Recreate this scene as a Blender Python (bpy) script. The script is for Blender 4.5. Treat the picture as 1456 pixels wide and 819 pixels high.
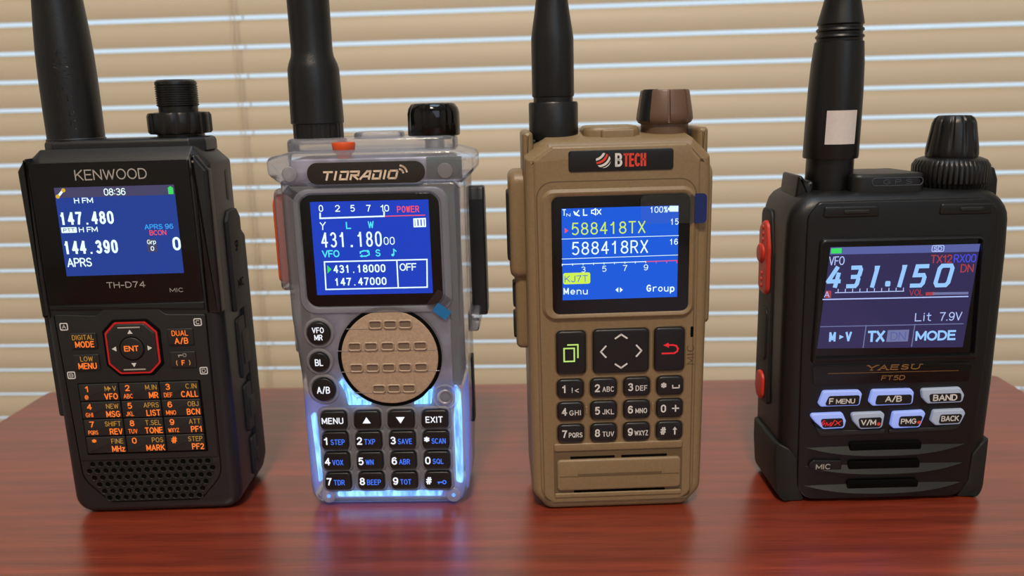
import bpy, bmesh, math, random
from mathutils import Matrix, Vector
random.seed(7)
PI = math.pi
scene = bpy.context.scene
COL = scene.collection
for o in list(bpy.data.objects): bpy.data.objects.remove(o)

TZ = 0.62            # height of the table top above the floor (m)
MM = 0.001

# ------------------------------------------------------------------ camera
FPX, PITCH, ROLL, CAMH = 1191.17, math.radians(12.80), math.radians(-1.509), 0.12859
cd = bpy.data.cameras.new('camera'); cam = bpy.data.objects.new('camera', cd); COL.objects.link(cam)
fw = Vector((0, math.cos(PITCH), -math.sin(PITCH))); rt = Vector((1, 0, 0)); up = rt.cross(fw)
r2 = rt*math.cos(ROLL) + up*math.sin(ROLL); u2 = up*math.cos(ROLL) - rt*math.sin(ROLL)
M = Matrix((r2, u2, -fw)).transposed().to_4x4(); M.translation = Vector((0, 0, CAMH+TZ))
cam.matrix_world = M
cd.sensor_width = 36; cd.lens = FPX/1456*36; cd.clip_start = 0.01; cd.clip_end = 30
cd.dof.use_dof = True; cd.dof.focus_distance = 0.245; cd.dof.aperture_fstop = 17
scene.camera = cam

# ------------------------------------------------------------------ colour, world, light
def lin(c):
    c /= 255.0
    return c/12.92 if c <= 0.04045 else ((c+0.055)/1.055)**2.4
def rgb(r, g, b): return (lin(r), lin(g), lin(b), 1.0)

scene.view_settings.view_transform = 'Standard'; scene.view_settings.look = 'None'
scene.view_settings.exposure = 0.0; scene.view_settings.gamma = 1.0
scene.view_settings.use_curve_mapping = False

w = bpy.data.worlds.new('daylight'); scene.world = w; w.use_nodes = True
bg = w.node_tree.nodes['Background']; bg.inputs[0].default_value = (0.72, 0.87, 0.98, 1); bg.inputs[1].default_value = 1.0

def area(name, loc, target, sx, sy, power, color):
    l = bpy.data.lights.new(name, 'AREA'); l.shape = 'RECTANGLE'; l.size = sx; l.size_y = sy
    l.energy = power; l.color = color
    o = bpy.data.objects.new(name, l); COL.objects.link(o); o.location = loc
    o.rotation_euler = (Vector(target)-Vector(loc)).to_track_quat('-Z', 'Y').to_euler()
    return o
LAMP = (-0.10, -0.75, 2.30)
area('ceiling_lamp_light', (LAMP[0], LAMP[1], LAMP[2]-0.09), (LAMP[0], LAMP[1]+0.15, 0), 0.24, 0.24, 27, (1.0, 0.83, 0.64))
# cool daylight: an added light above the table and the windows behind the photographer
area('added_overhead_light', (0.10, 0.10, 2.40), (0.10, 0.10, 0), 0.80, 0.80, 9, (0.60, 0.78, 1.0))
area('front_window_daylight', (0.7, -2.05, 1.55), (0, 0.3, 0.75), 1.3, 1.2, 8, (0.66, 0.82, 1.0))

# ------------------------------------------------------------------ materials
MATS = {}
def new_mat(name):
    m = bpy.data.materials.new(name); m.use_nodes = True; MATS[name] = m
    nt = m.node_tree; return m, nt, nt.nodes['Principled BSDF'], nt.nodes['Material Output']
def plastic(name, color, rough=0.45, grain=0.0, gscale=3500, spec=0.5, metal=0.0, vary=0.0, coat=0.0, vscale=900):
    m, nt, p, out = new_mat(name)
    p.inputs['Base Color'].default_value = color; p.inputs['Roughness'].default_value = rough
    p.inputs['Specular IOR Level'].default_value = spec; p.inputs['Metallic'].default_value = metal
    p.inputs['Coat Weight'].default_value = coat; p.inputs['Coat Roughness'].default_value = 0.08
    tc = nt.nodes.new('ShaderNodeTexCoord')
    if grain:
        n = nt.nodes.new('ShaderNodeTexNoise'); n.inputs['Scale'].default_value = gscale; n.inputs['Detail'].default_value = 2
        b = nt.nodes.new('ShaderNodeBump'); b.inputs['Strength'].default_value = grain; b.inputs['Distance'].default_value = 0.0001
        nt.links.new(tc.outputs['Object'], n.inputs['Vector']); nt.links.new(n.outputs['Fac'], b.inputs['Height'])
        nt.links.new(b.outputs['Normal'], p.inputs['Normal'])
    if vary:
        n = nt.nodes.new('ShaderNodeTexNoise'); n.inputs['Scale'].default_value = vscale; n.inputs['Detail'].default_value = 3
        r = nt.nodes.new('ShaderNodeValToRGB')
        r.color_ramp.elements[0].position = 0.35; r.color_ramp.elements[1].position = 0.7
        r.color_ramp.elements[0].color = tuple(c*(1-vary) for c in color[:3])+(1,)
        r.color_ramp.elements[1].color = tuple(min(1, c*(1+vary)) for c in color[:3])+(1,)
        nt.links.new(tc.outputs['Object'], n.inputs['Vector']); nt.links.new(n.outputs['Fac'], r.inputs['Fac'])
        nt.links.new(r.outputs['Color'], p.inputs['Base Color'])
    return m
def glow(name, color, strength=1.0, rough=0.25, base=(0.004, 0.004, 0.004, 1)):
    m, nt, p, out = new_mat(name)
    p.inputs['Base Color'].default_value = base; p.inputs['Roughness'].default_value = rough
    p.inputs['Emission Color'].default_value = color; p.inputs['Emission Strength'].default_value = strength
    p.inputs['Specular IOR Level'].default_value = 0.3
    return m
def clear(name, tint, opac, diff, rough=0.12, bump=0.0, bscale=800, emit=None):
    """cloudy see-through plastic: some light straight through, some scattered, a glossy skin"""
    m, nt, p, out = new_mat(name); nt.nodes.remove(p); N = nt.nodes.new; L = nt.links.new
    tr = N('ShaderNodeBsdfTransparent'); tr.inputs[0].default_value = tint
    df = N('ShaderNodeBsdfDiffuse'); df.inputs[0].default_value = diff
    tl = N('ShaderNodeBsdfTranslucent'); tl.inputs[0].default_value = diff
    gl = N('ShaderNodeBsdfGlossy'); gl.inputs['Roughness'].default_value = rough
    m1 = N('ShaderNodeMixShader'); m1.inputs[0].default_value = 0.5; L(df.outputs[0], m1.inputs[1]); L(tl.outputs[0], m1.inputs[2])
    m2 = N('ShaderNodeMixShader'); m2.inputs[0].default_value = opac; L(tr.outputs[0], m2.inputs[1]); L(m1.outputs[0], m2.inputs[2])
    fr = N('ShaderNodeFresnel'); fr.inputs[0].default_value = 1.45
    m3 = N('ShaderNodeMixShader'); L(fr.outputs[0], m3.inputs[0]); L(m2.outputs[0], m3.inputs[1]); L(gl.outputs[0], m3.inputs[2])
    L(m3.outputs[0], out.inputs[0])
    if bump:
        tc = N('ShaderNodeTexCoord'); n = N('ShaderNodeTexNoise'); n.inputs['Scale'].default_value = bscale
        b = N('ShaderNodeBump'); b.inputs['Strength'].default_value = bump; b.inputs['Distance'].default_value = 0.0002
        L(tc.outputs['Object'], n.inputs['Vector']); L(n.outputs['Fac'], b.inputs['Height'])
        for s in (df, gl, fr): L(b.outputs['Normal'], s.inputs['Normal'])
    return m

plastic('black_plastic', rgb(26, 28, 31), 0.42, 0.25)
plastic('black_rubber', rgb(24, 26, 28), 0.62, 0.3)
plastic('jet_plastic', rgb(13, 14, 14), 0.42, 0.35, 2200)
plastic('jet_satin', rgb(10, 10, 11), 0.38, 0.2)
plastic('jet_rubber', rgb(18, 21, 20), 0.6, 0.3)
plastic('black_satin', rgb(20, 21, 22), 0.35, 0.12)
plastic('black_gloss', rgb(10, 10, 12), 0.10)
plastic('charcoal_panel', rgb(27, 28, 28), 0.5, 0.15)
plastic('charcoal_key', rgb(33, 33, 33), 0.45, 0.15)
plastic('antenna_rubber', rgb(19, 21, 23), 0.38, 0.45, 2500)
plastic('deep_black', rgb(4, 4, 4), 0.8, spec=0.1)
plastic('tan_plastic', rgb(136, 114, 82), 0.40, 0.55, 2600, vary=0.06)
plastic('tan_dark', rgb(100, 82, 56), 0.45, 0.4, 2600)
plastic('brown_knob', rgb(104, 80, 64), 0.42, 0.4, 2600)
plastic('tan_ink', rgb(84, 66, 46), 0.6)
plastic('key_rubber', rgb(17, 17, 18), 0.38, 0.1)
plastic('orange_plastic', rgb(225, 84, 32), 0.4)
plastic('red_button', rgb(205, 52, 36), 0.45, 0.2)
plastic('metal', rgb(190, 188, 182), 0.3, metal=1.0)
plastic('emboss_edge_lit', rgb(64, 70, 80), 0.4)  # lighter grey paints in the light caught by embossed edges
plastic('white_ink', rgb(225, 225, 222), 0.5)
plastic('grey_ink', rgb(176, 172, 166), 0.5)
plastic('gold_ink', rgb(150, 112, 62), 0.4, metal=0.3)
plastic('label_paper', rgb(214, 208, 205), 0.5, vary=0.03)
plastic('plate_glitter', rgb(42, 38, 34), 0.35, 0.5, 1800, vary=0.45, vscale=2600)
plastic('logo_beige', rgb(236, 214, 190), 0.4)
plastic('red_ink', rgb(224, 66, 48), 0.45)
plastic('pcb_green', rgb(26, 74, 70), 0.4, vary=0.4, vscale=250)
plastic('chassis', rgb(176, 176, 196), 0.4, 0.3, 900, metal=0.3, vary=0.45, vscale=160)
plastic('speaker_beige', rgb(176, 152, 128), 0.5, 0.9, 1700, vary=0.10, vscale=1500)
plastic('speaker_slot', rgb(122, 104, 88), 0.5)
plastic('silver', rgb(186, 196, 208), 0.28, metal=0.7)
plastic('blue_film', rgb(28, 116, 176), 0.25)
plastic('navy_film', rgb(24, 44, 104), 0.25)
clear('case_clear', (0.97, 0.98, 1.0, 1), 0.27, (0.88, 0.90, 1.0, 1), 0.12, 0.35, 900)
clear('ring_clear', (0.95, 0.95, 1.0, 1), 0.42, (0.74, 0.72, 0.72, 1), 0.10, 0.2, 1500)
clear('film_clear', (0.98, 0.98, 0.98, 1), 0.02, (0.7, 0.7, 0.7, 1), 0.05)
clear('window_glass', (0.98, 0.99, 1.0, 1), 0.0, (0.8, 0.8, 0.8, 1), 0.02)
plastic('red_clear', rgb(236, 70, 48), 0.3)

glow('lcd_navy', rgb(34, 62, 146), 1.0, 0.15)
glow('lcd_bar', rgb(70, 66, 100), 1.0, 0.15)
glow('lcd_blue', rgb(26, 62, 190), 1.0, 0.15)
glow('lcd_azure', rgb(20, 88, 214), 1.05, 0.15)
glow('lcd_dark', rgb(50, 44, 84), 1.0, 0.10)
glow('lcd_dark_bar', rgb(88, 96, 160), 1.0, 0.10)
glow('px_white', rgb(226, 250, 250), 1.15)
glow('px_cyan', rgb(80, 226, 246), 1.1)
glow('px_blue', rgb(56, 168, 250), 1.0)
glow('px_red', rgb(244, 84, 96), 1.0)
glow('px_green', rgb(60, 220, 100), 1.0)
glow('px_amber', rgb(220, 170, 50), 1.0)
glow('px_lime', rgb(206, 240, 80), 1.0)
glow('px_lilac', rgb(178, 196, 250), 1.0)
glow('px_sky', rgb(150, 200, 255), 1.0)
glow('px_royal', rgb(70, 76, 220), 1.0)
glow('px_rust', rgb(170, 62, 70), 1.0)
glow('px_grey', rgb(110, 116, 160), 1.0)
glow('backlit_orange', rgb(255, 122, 44), 1.1)
glow('backlit_pale', rgb(206, 150, 62), 0.8)
glow('backlit_white', rgb(240, 242, 250), 1.1)
glow('backlit_blue', rgb(70, 124, 255), 1.1)
glow('backlit_red', rgb(230, 40, 50), 0.9)
glow('backlit_green', rgb(196, 234, 120), 0.9)
glow('red_glow_edge', rgb(190, 34, 30), 0.8)
m_, nt_, p_, o_ = new_mat('led_blue')
tc_ = nt_.nodes.new('ShaderNodeTexCoord'); mp_ = nt_.nodes.new('ShaderNodeMapping'); mp_.inputs['Scale'].default_value = (900, 900, 140)
ns_ = nt_.nodes.new('ShaderNodeTexNoise'); ns_.inputs['Scale'].default_value = 1.0; ns_.inputs['Detail'].default_value = 3
rp_ = nt_.nodes.new('ShaderNodeValToRGB'); rp_.color_ramp.elements[0].position = 0.32; rp_.color_ramp.elements[0].color = rgb(56, 120, 250); rp_.color_ramp.elements[1].position = 0.68; rp_.color_ramp.elements[1].color = rgb(150, 222, 255)
nt_.links.new(tc_.outputs['Object'], mp_.inputs[0]); nt_.links.new(mp_.outputs[0], ns_.inputs[0]); nt_.links.new(ns_.outputs['Fac'], rp_.inputs[0]); nt_.links.new(rp_.outputs[0], p_.inputs['Emission Color'])
p_.inputs['Emission Strength'].default_value = 1.9; p_.inputs['Base Color'].default_value = (.02, .02, .03, 1)
glow('edge_glow', rgb(120, 134, 235), 0.5)
glow('led_soft', rgb(96, 150, 255), 1.6)
glow('lit_silver', rgb(96, 132, 226), 0.75, 0.25, (0.32, 0.36, 0.45, 1))
glow('dim_silver', rgb(130, 150, 190), 0.28, 0.3, (0.35, 0.4, 0.45, 1))
glow('lamp_shade', (1.0, 0.82, 0.6, 1), 2.0)

# ------------------------------------------------------------------ mesh helpers; local millimetres (u across, d back, v up)
def FRONT(a, b, k): return (a, k, b)
def LEFT(u0): return lambda a, b, k: (u0+k, a, b)        # faces -u
def RIGHT(u0): return lambda a, b, k: (u0-k, a, b)       # faces +u
def TOP(v0): return lambda a, b, k: (a, b, v0-k)

# ------------------------------------------------------------------ stroke lettering: every glyph is a set of centre lines in a box of height 1
def _a(cx, cy, rx, ry, t0, t1, n=10): return [(cx+rx*math.cos(math.radians(t0+(t1-t0)*i/n)), cy+ry*math.sin(math.radians(t0+(t1-t0)*i/n))) for i in range(n+1)]
GL = {
 'A': (.68, [[(0, 0), (.34, 1), (.68, 0)], [(.12, .33), (.56, .33)]]),
 'B': (.58, [[(0, 0), (0, 1), (.3, 1)]+_a(.3, .76, .24, .24, 90, -90)+[(0, .52)], [(.3, .52)]+_a(.3, .26, .28, .26, 90, -90)+[(0, 0)]]),
 'C': (.64, [_a(.34, .5, .34, .5, 48, 312, 16)]),
 'D': (.62, [[(0, 0), (0, 1), (.26, 1)]+_a(.26, .5, .36, .5, 90, -90, 12)+[(0, 0)]]),
 'E': (.52, [[(.52, 1), (0, 1), (0, 0), (.53, 0)], [(0, .53), (.47, .53)]]),
 'F': (.5, [[(.52, 1), (0, 1), (0, 0)], [(0, .5), (.44, .5)]]),
 'G': (.68, [_a(.35, .5, .35, .5, 48, 325, 16)+[(.66, .46), (.4, .46)]]),
 'H': (.6, [[(0, 0), (0, 1)], [(.6, 0), (.6, 1)], [(0, .53), (.6, .53)]]),
 'I': (.08, [[(.04, 0), (.04, 1)]]),
 'J': (.42, [[(.42, 1), (.42, .25)]+_a(.21, .25, .21, .25, 0, -170, 8)]),
 'K': (.6, [[(0, 0), (0, 1)], [(.56, 1), (.02, .42)], [(.2, .6), (.6, 0)]]),
 'L': (.48, [[(0, 1), (0, 0), (.48, 0)]]),
 'M': (.74, [[(0, 0), (0, 1), (.37, .18), (.74, 1), (.74, 0)]]),
 'N': (.62, [[(0, 0), (0, 1), (.62, 0), (.62, 1)]]),
 'O': (.7, [_a(.35, .5, .35, .5, 90, 450, 22)]),
 'P': (.56, [[(0, 0), (0, 1), (.3, 1)]+_a(.3, .73, .26, .27, 90, -90)+[(0, .46)]]),
 'Q': (.7, [_a(.35, .5, .35, .5, 90, 450, 22), [(.42, .25), (.7, -.04)]]),
 'R': (.6, [[(0, 0), (0, 1), (.3, 1)]+_a(.3, .74, .27, .26, 90, -90)+[(0, .48)], [(.3, .48), (.6, 0)]]),
 'S': (.56, [_a(.29, .75, .26, .25, 30, 270, 12)+_a(.28, .26, .28, .26, 86, -155, 12)]),
 'T': (.6, [[(0, 1), (.6, 1)], [(.3, 1), (.3, 0)]]),
 'U': (.6, [[(0, 1), (0, .3)]+_a(.3, .3, .3, .3, 180, 360, 12)+[(.6, 1)]]),
 'V': (.66, [[(0, 1), (.33, 0), (.66, 1)]]),
 'W': (.9, [[(0, 1), (.22, 0), (.45, .9), (.68, 0), (.9, 1)]]),
 'X': (.62, [[(0, 0), (.62, 1)], [(0, 1), (.62, 0)]]),
 'Y': (.64, [[(0, 1), (.32, .46), (.64, 1)], [(.32, .46), (.32, 0)]]),
 'Z': (.58, [[(0, 1), (.58, 1), (0, 0), (.6, 0)]]),
 '0': (.56, [_a(.28, .68, .28, .32, 0, 180, 10)+_a(.28, .32, .28, .32, 180, 360, 10)+[(.56, .68)]]),
 '1': (.36, [[(.0, .76), (.16, .82), (.28, 1), (.28, 0)]]),
 '2': (.56, [_a(.28, .71, .27, .29, 165, -20, 10)+[(.42, .45), (0, 0), (.57, 0)]]),
 '3': (.56, [_a(.27, .755, .25, .245, 155, -88, 10)+_a(.27, .265, .29, .265, 88, -142, 10)]),
 '4': (.6, [[(.44, 0), (.44, 1), (0, .3), (.62, .3)]]),
 '5': (.56, [[(.52, 1), (.1, 1), (.05, .5)]+_a(.27, .32, .29, .33, 128, -138, 12)]),
 '6': (.56, [_a(.3, .7, .26, .3, 35, 180, 8)+[(.0, .5), (0, .33)]+_a(.28, .31, .28, .31, 180, -180, 16)]),
 '7': (.56, [[(0, 1), (.56, 1), (.34, .55), (.2, 0)]]),
 '8': (.56, [_a(.28, .765, .24, .235, -90, 270, 16), _a(.28, .265, .28, .265, 90, 450, 16)]),
 '9': (.56, [[(x_, 1-y_) for x_, y_ in [(.56-a_, b_) for a_, b_ in _a(.3, .7, .26, .3, 35, 180, 8)+[(.0, .5), (0, .33)]+_a(.28, .31, .28, .31, 180, -180, 16)]]]),
 '.': (.1, [[(.05, 0), (.05, .06)]]), ':': (.1, [[(.05, .15), (.05, .21)], [(.05, .68), (.05, .74)]]), '-': (.34, [[(0, .42), (.34, .42)]]),
 '/': (.36, [[(0, -.05), (.36, 1.05)]]), '!': (.1, [[(.05, .3), (.05, 1)], [(.05, 0), (.05, .06)]]), '<': (.46, [[(.46, .75), (0, .4), (.46, .05)]]),
 '(': (.2, [_a(.34, .5, .32, .62, 125, 235, 8)]), ')': (.2, [_a(-.14, .5, .32, .62, 55, -55, 8)]), '+': (.56, [[(0, .42), (.56, .42)], [(.28, .14), (.28, .7)]]),
 '#': (.66, [[(.14, 0), (.28, 1)], [(.40, 0), (.54, 1)], [(0, .32), (.62, .32)], [(.04, .68), (.66, .68)]]),
 '*': (.5, [[(.25, .5), (.25, 1)], [(.03, .62), (.47, .88)], [(.03, .88), (.47, .62)]]),
 '%': (.8, [_a(.17, .8, .17, .2, 0, 360, 10), _a(.63, .2, .17, .2, 0, 360, 10), [(.12, 0), (.68, 1)]]),
 '@': (.86, [_a(.43, .5, .2, .22, 0, 360, 12), _a(.43, .5, .43, .5, -50, 290, 20)]),
 'e': (.52, [[(.02, .36), (.52, .36)]+_a(.26, .36, .26, .36, 0, 315, 14)]), 'n': (.48, [[(0, 0), (0, .7)], [(0, .42)]+_a(.24, .46, .24, .25, 180, 0, 8)+[(.48, 0)]]),
 'u': (.48, [[(0, .7), (0, .25)]+_a(.24, .25, .24, .25, 180, 360, 8), [(.48, .7), (.48, 0)]]), 'r': (.32, [[(0, 0), (0, .7)], [(0, .4)]+_a(.25, .42, .25, .29, 180, 75, 6)]),
 'o': (.52, [_a(.26, .36, .26, .36, 0, 360, 16)]), 'p': (.52, [[(0, -.26), (0, .7)], _a(.26, .36, .26, .36, 180, -180, 16)]), 'i': (.08, [[(.04, 0), (.04, .7)], [(.04, .94), (.04, 1)]]),
 't': (.34, [[(.14, 1), (.14, .18)]+_a(.3, .18, .16, .18, 180, 280, 5), [(0, .7), (.32, .7)]]), 'z': (.46, [[(0, .7), (.46, .7), (0, 0), (.48, 0)]]),
}
def layout(t, gap=.2):
    x = 0; out = []
    for ch in t:
        if ch == ' ': x += .34; continue
        w_, ls = GL[ch]; out += [[(x+a, b_) for a, b_ in l] for l in ls]; x += w_+gap
    return out, x-gap
def thick(pts, wd):
    """one mitred strip along a centre line"""
    q = [pts[0]]
    for p in pts[1:]:
        if math.hypot(p[0]-q[-1][0], p[1]-q[-1][1]) > 1e-6: q.append(p)
    n = len(q)
    if n < 2: return [], []
    closed = math.hypot(q[0][0]-q[-1][0], q[0][1]-q[-1][1]) < 1e-5 and n > 3
    if closed: q = q[:-1]; n -= 1
    vs = []; h = wd/2
    def dr(i, j):
        dx, dy = q[j % n][0]-q[i % n][0], q[j % n][1]-q[i % n][1]; l = math.hypot(dx, dy); return dx/l, dy/l
    for i in range(n):
        if closed or 0 < i < n-1: d1, d2 = dr(i-1, i), dr(i, i+1)
        elif i == 0: d1 = d2 = dr(0, 1)
        else: d1 = d2 = dr(n-2, n-1)
        n1, n2 = (-d1[1], d1[0]), (-d2[1], d2[0]); c = max(1+n1[0]*n2[0]+n1[1]*n2[1], .3)
        mx, my = (n1[0]+n2[0])/c*h, (n1[1]+n2[1])/c*h; x, y = q[i]
        if not closed and i == 0: x, y = x-d1[0]*h*.75, y-d1[1]*h*.75
        if not closed and i == n-1: x, y = x+d1[0]*h*.75, y+d1[1]*h*.75
        vs += [(x+mx, y+my), (x-mx, y-my)]
    fs = [[2*i, 2*i+1, (2*i+3) % (2*n), (2*i+2) % (2*n)] for i in range(n if closed else n-1)]
    return vs, fs
def split_sharp(l):
    """cut a centre line at its sharp corners, so that narrow letters keep clean joints"""
    out = [[l[0]]]
    for i in range(1, len(l)):
        out[-1].append(l[i])
        if i < len(l)-1:
            ax, ay, bx_, by = l[i][0]-l[i-1][0], l[i][1]-l[i-1][1], l[i+1][0]-l[i][0], l[i+1][1]-l[i][1]
            n_ = math.hypot(ax, ay)*math.hypot(bx_, by)
            if n_ > 1e-12 and (ax*bx_+ay*by)/n_ < -.25: out.append([l[i]])
    return out
def weight(bold): return 0.11+bold*1.75

class MB:
    def __init__(s): s.v = []; s.f = []; s.m = []; s.mats = []
    def mi(s, mat):
        if mat not in s.mats: s.mats.append(mat)
        return s.mats.index(mat)
    def add(s, vs, fs, mat):
        b = len(s.v); s.v += [tuple(p) for p in vs]; i = s.mi(mat)
        for f in fs: s.f.append([b+k for k in f]); s.m.append(i)
    def loft(s, loops, mat, cap0=True, cap1=True):
        n = len(loops[0]); vs = [p for l in loops for p in l]; fs = []
        for i in range(len(loops)-1):
            for j in range(n):
                a = i*n+j; b = i*n+(j+1) % n; fs.append([a, b, b+n, a+n])
        if cap0: fs.append(list(range(n))[::-1])
        if cap1: fs.append([(len(loops)-1)*n+j for j in range(n)])
        s.add(vs, fs, mat)
    def slab(s, out, k0, k1, mat, ff=0.0, fb=0.0, pl=FRONT, fn=None, n=4):
        """outline extruded from k0 (front) to k1 with rounded front and back edges"""
        L = []
        if ff: L += [(k0+ff*(1-math.cos(t)) , ff*(1-math.sin(t))) for t in [PI/2*i/n for i in range(n+1)]]
        else: L += [(k0, 0)]
        if fb: L += [(k1-fb*(1-math.sin(t)), fb*(1-math.cos(t))) for t in [PI/2*i/n for i in range(n+1)]]
        else: L += [(k1, 0)]
        loops = []
        for k, ins in L:
            o = inset(out, ins) if ins > 1e-6 else out
            lp = [pl(a, b, k) for a, b in o]
            if fn: lp = [fn(p) for p in lp]
            loops.append(lp)
        s.loft(loops, mat)
    def ring(s, out, inn, k0, k1, mat, f=0.15, pl=FRONT):
        lo = [[pl(a, b, k1) for a, b in out], [pl(a, b, k0+f) for a, b in out], [pl(a, b, k0) for a, b in inset(out, f)],
              [pl(a, b, k0) for a, b in inset(inn, -f)], [pl(a, b, k0+f) for a, b in inn], [pl(a, b, k1) for a, b in inn]]
        lo.append(lo[0]); s.loft(lo, mat, False, False)
    def flat(s, pts, k, mat, pl=FRONT): s.add([pl(a, b, k) for a, b in pts], [list(range(len(pts)))], mat)
    def box(s, a0, a1, b0, b1, k, mat, pl=FRONT): s.flat([(a0, b0), (a1, b0), (a1, b1), (a0, b1)], k, mat, pl)
    def stroke(s, pts, wd, k, mat, pl=FRONT, closed=False):
        if closed: pts = list(pts)+[pts[0]]
        for (x0, y0), (x1, y1) in zip(pts, pts[1:]):
            l = math.hypot(x1-x0, y1-y0)
            if l < 1e-9: continue
            ex, ey = (x1-x0)/l*wd/2, (y1-y0)/l*wd/2
            s.flat([(x0-ex-ey, y0-ey+ex), (x0-ex+ey, y0-ey-ex), (x1+ex+ey, y1+ey-ex), (x1+ex-ey, y1+ey+ex)], k, mat, pl)
    def disc(s, a, b, r, k, mat, pl=FRONT, n=32): s.flat([(a+r*math.cos(2*PI*i/n), b+r*math.sin(2*PI*i/n)) for i in range(n)], k, mat, pl)
    def lines(s, ls, wd, k, mat, pl=FRONT):
        for l in [p for l0 in ls for p in split_sharp(l0)]:
            vs, fs = thick(l, wd); s.add([pl(a, b, k) for a, b in vs], fs, mat)
    def text(s, t, k, mat, box, bold=0.0, shear=0.0, pl=FRONT, gap=.2):
        """lettering that fills the box (a0, a1, b0, b1)"""
        ls, W = layout(t, gap); a0, a1, b0, b1 = box
        ys = [y for l in ls for _, y in l]; y0, y1 = min(ys), max(ys)
        wd = weight(bold)*(b1-b0)
        if y1-y0 < .01: y1 = y0+1
        sy = (b1-b0-wd)/(y1-y0); sx = (a1-a0-wd-abs(shear)*(b1-b0-wd))/max(W, .05) if W > .12 else 0
        ax = a0+wd/2 if W > .12 else (a0+a1)/2
        s.lines([[(ax+x*sx+shear*(y-y0)*sy, b0+wd/2+(y-y0)*sy) for x, y in l] for l in ls], wd, k, mat, pl)
    def word(s, t, k, mat, a, b0, h, bold=0.0, al='c', wf=1.0, shear=0.0, pl=FRONT):
        """lettering of cap height h, natural width times wf, anchored at a"""
        wd = weight(bold)*h; ls, W = layout(t, .2+weight(bold)*.55); sc = h-wd; tw = W*sc*wf+wd
        o = {'l': a, 'c': a-tw/2, 'r': a-tw}[al]
        s.lines([[(o+wd/2+x*sc*wf+shear*y*sc, b0+wd/2+y*sc) for x, y in l] for l in ls], wd, k, mat, pl)
    def mono(s, t, k, mat, box, bold=0.0, fill=0.8):
        a0, a1, b0, b1 = box; n = len(t); c = (a1-a0)/n
        for i, ch in enumerate(t):
            x = a0+c*i
            if ch == ' ': continue
            if ch == '.': q = (b1-b0)*0.14; s.box(x+c/2-q/2, x+c/2+q/2, b0, b0+q, k, mat)
            elif ch == '1': s.text(ch, k, mat, (x+c*0.2, x+c*0.68, b0, b1), bold)
            else: s.text(ch, k, mat, (x+c*(1-fill)/2, x+c*(1+fill)/2, b0, b1), bold)
    def lathe(s, prof, cu, cdp, mat, n=48, mod=None, lean=0.0):
        loops = []
        for i, (r, v) in enumerate(prof):
            lp = []
            for j in range(n):
                t = 2*PI*j/n; q = r*(mod(t, v, r) if mod else 1)
                lp.append((cu+q*math.cos(t)+lean*(v-prof[0][1]), cdp+q*math.sin(t), v))
            loops.append(lp)
        s.loft(loops, mat)
    def build(s, name, parent=None, smooth=40, label=None):
        me = bpy.data.meshes.new(name)
        me.from_pydata([(x*MM, y*MM, z*MM) for x, y, z in s.v], [], s.f)
        for m in s.mats: me.materials.append(MATS[m])
        me.polygons.foreach_set('material_index', s.m); me.validate()
        bm = bmesh.new(); bm.from_mesh(me); bmesh.ops.recalc_face_normals(bm, faces=bm.faces); bm.to_mesh(me); bm.free()
        if smooth:
            me.polygons.foreach_set('use_smooth', [True]*len(me.polygons)); me.set_sharp_from_angle(angle=math.radians(smooth))
        me.update()
        o = bpy.data.objects.new(name, me); COL.objects.link(o)
        if parent is not None: o.parent = parent
        if label: o['label'] = label
        return o

def glyphs(t, bold=0.0, shear=0.0):
    ls, W = layout(t, .3); V = []; F = []
    for l in ls:
        vs, fs = thick(l, weight(bold)); b0 = len(V); V += vs; F += [[b0+i for i in f] for f in fs]
    return V, F

def rpoly(pts, n=6):
    """polygon with rounded corners: pts are (a, b, radius); same number of points per corner whatever the radius"""
    out = []; N = len(pts)
    for i in range(N):
        x, y, r = pts[i]; xp, yp, _ = pts[i-1]; xn, yn, _ = pts[(i+1) % N]
        d1 = Vector((xp-x, yp-y)); d2 = Vector((xn-x, yn-y)); l1, l2 = d1.length, d2.length; d1 /= l1; d2 /= l2
        ang = d1.angle(d2); r = max(r, 1e-3)
        t = min(r/math.tan(ang/2), l1*0.49, l2*0.49); rr = t*math.tan(ang/2)
        if ang > PI-1e-3:
            out += [(x, y)]*(n+1); continue
        bis = (d1+d2).normalized(); c = Vector((x, y))+bis*(rr/math.sin(ang/2))
        p0 = Vector((x, y))+d1*t; p1 = Vector((x, y))+d2*t
        a0 = math.atan2(p0.y-c.y, p0.x-c.x); a1 = math.atan2(p1.y-c.y, p1.x-c.x); da = a1-a0
        while da > PI: da -= 2*PI
        while da < -PI: da += 2*PI
        out += [(c.x+rr*math.cos(a0+da*j/n), c.y+rr*math.sin(a0+da*j/n)) for j in range(n+1)]
    return out
def rrect(a0, a1, b0, b1, r, n=6): return rpoly([(a0, b0, r), (a1, b0, r), (a1, b1, r), (a0, b1, r)], n)
def circ(a, b, r, n=36): return [(a+r*math.cos(2*PI*i/n), b+r*math.sin(2*PI*i/n)) for i in range(n)]
def inset(p, r):
    n = len(p); ar = sum(p[i][0]*p[(i+1) % n][1]-p[(i+1) % n][0]*p[i][1] for i in range(n)); s = 1 if ar > 0 else -1
    out = []
    for i in range(n):
        def edge(j, k):
            dx, dy = p[k % n][0]-p[j % n][0], p[k % n][1]-p[j % n][1]; l = math.hypot(dx, dy)
            return (dx/l, dy/l) if l > 1e-7 else None
        j = i
        e1 = None
        while e1 is None: e1 = edge(j-1, j); j -= 1
        j = i; e2 = None
        while e2 is None: e2 = edge(j, j+1); j += 1
        n1 = (-e1[1]*s, e1[0]*s); n2 = (-e2[1]*s, e2[0]*s); q = 1+n1[0]*n2[0]+n1[1]*n2[1]; q = max(q, 0.35)
        out.append((p[i][0]+(n1[0]+n2[0])/q*r, p[i][1]+(n1[1]+n2[1])/q*r))
    return out
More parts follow.
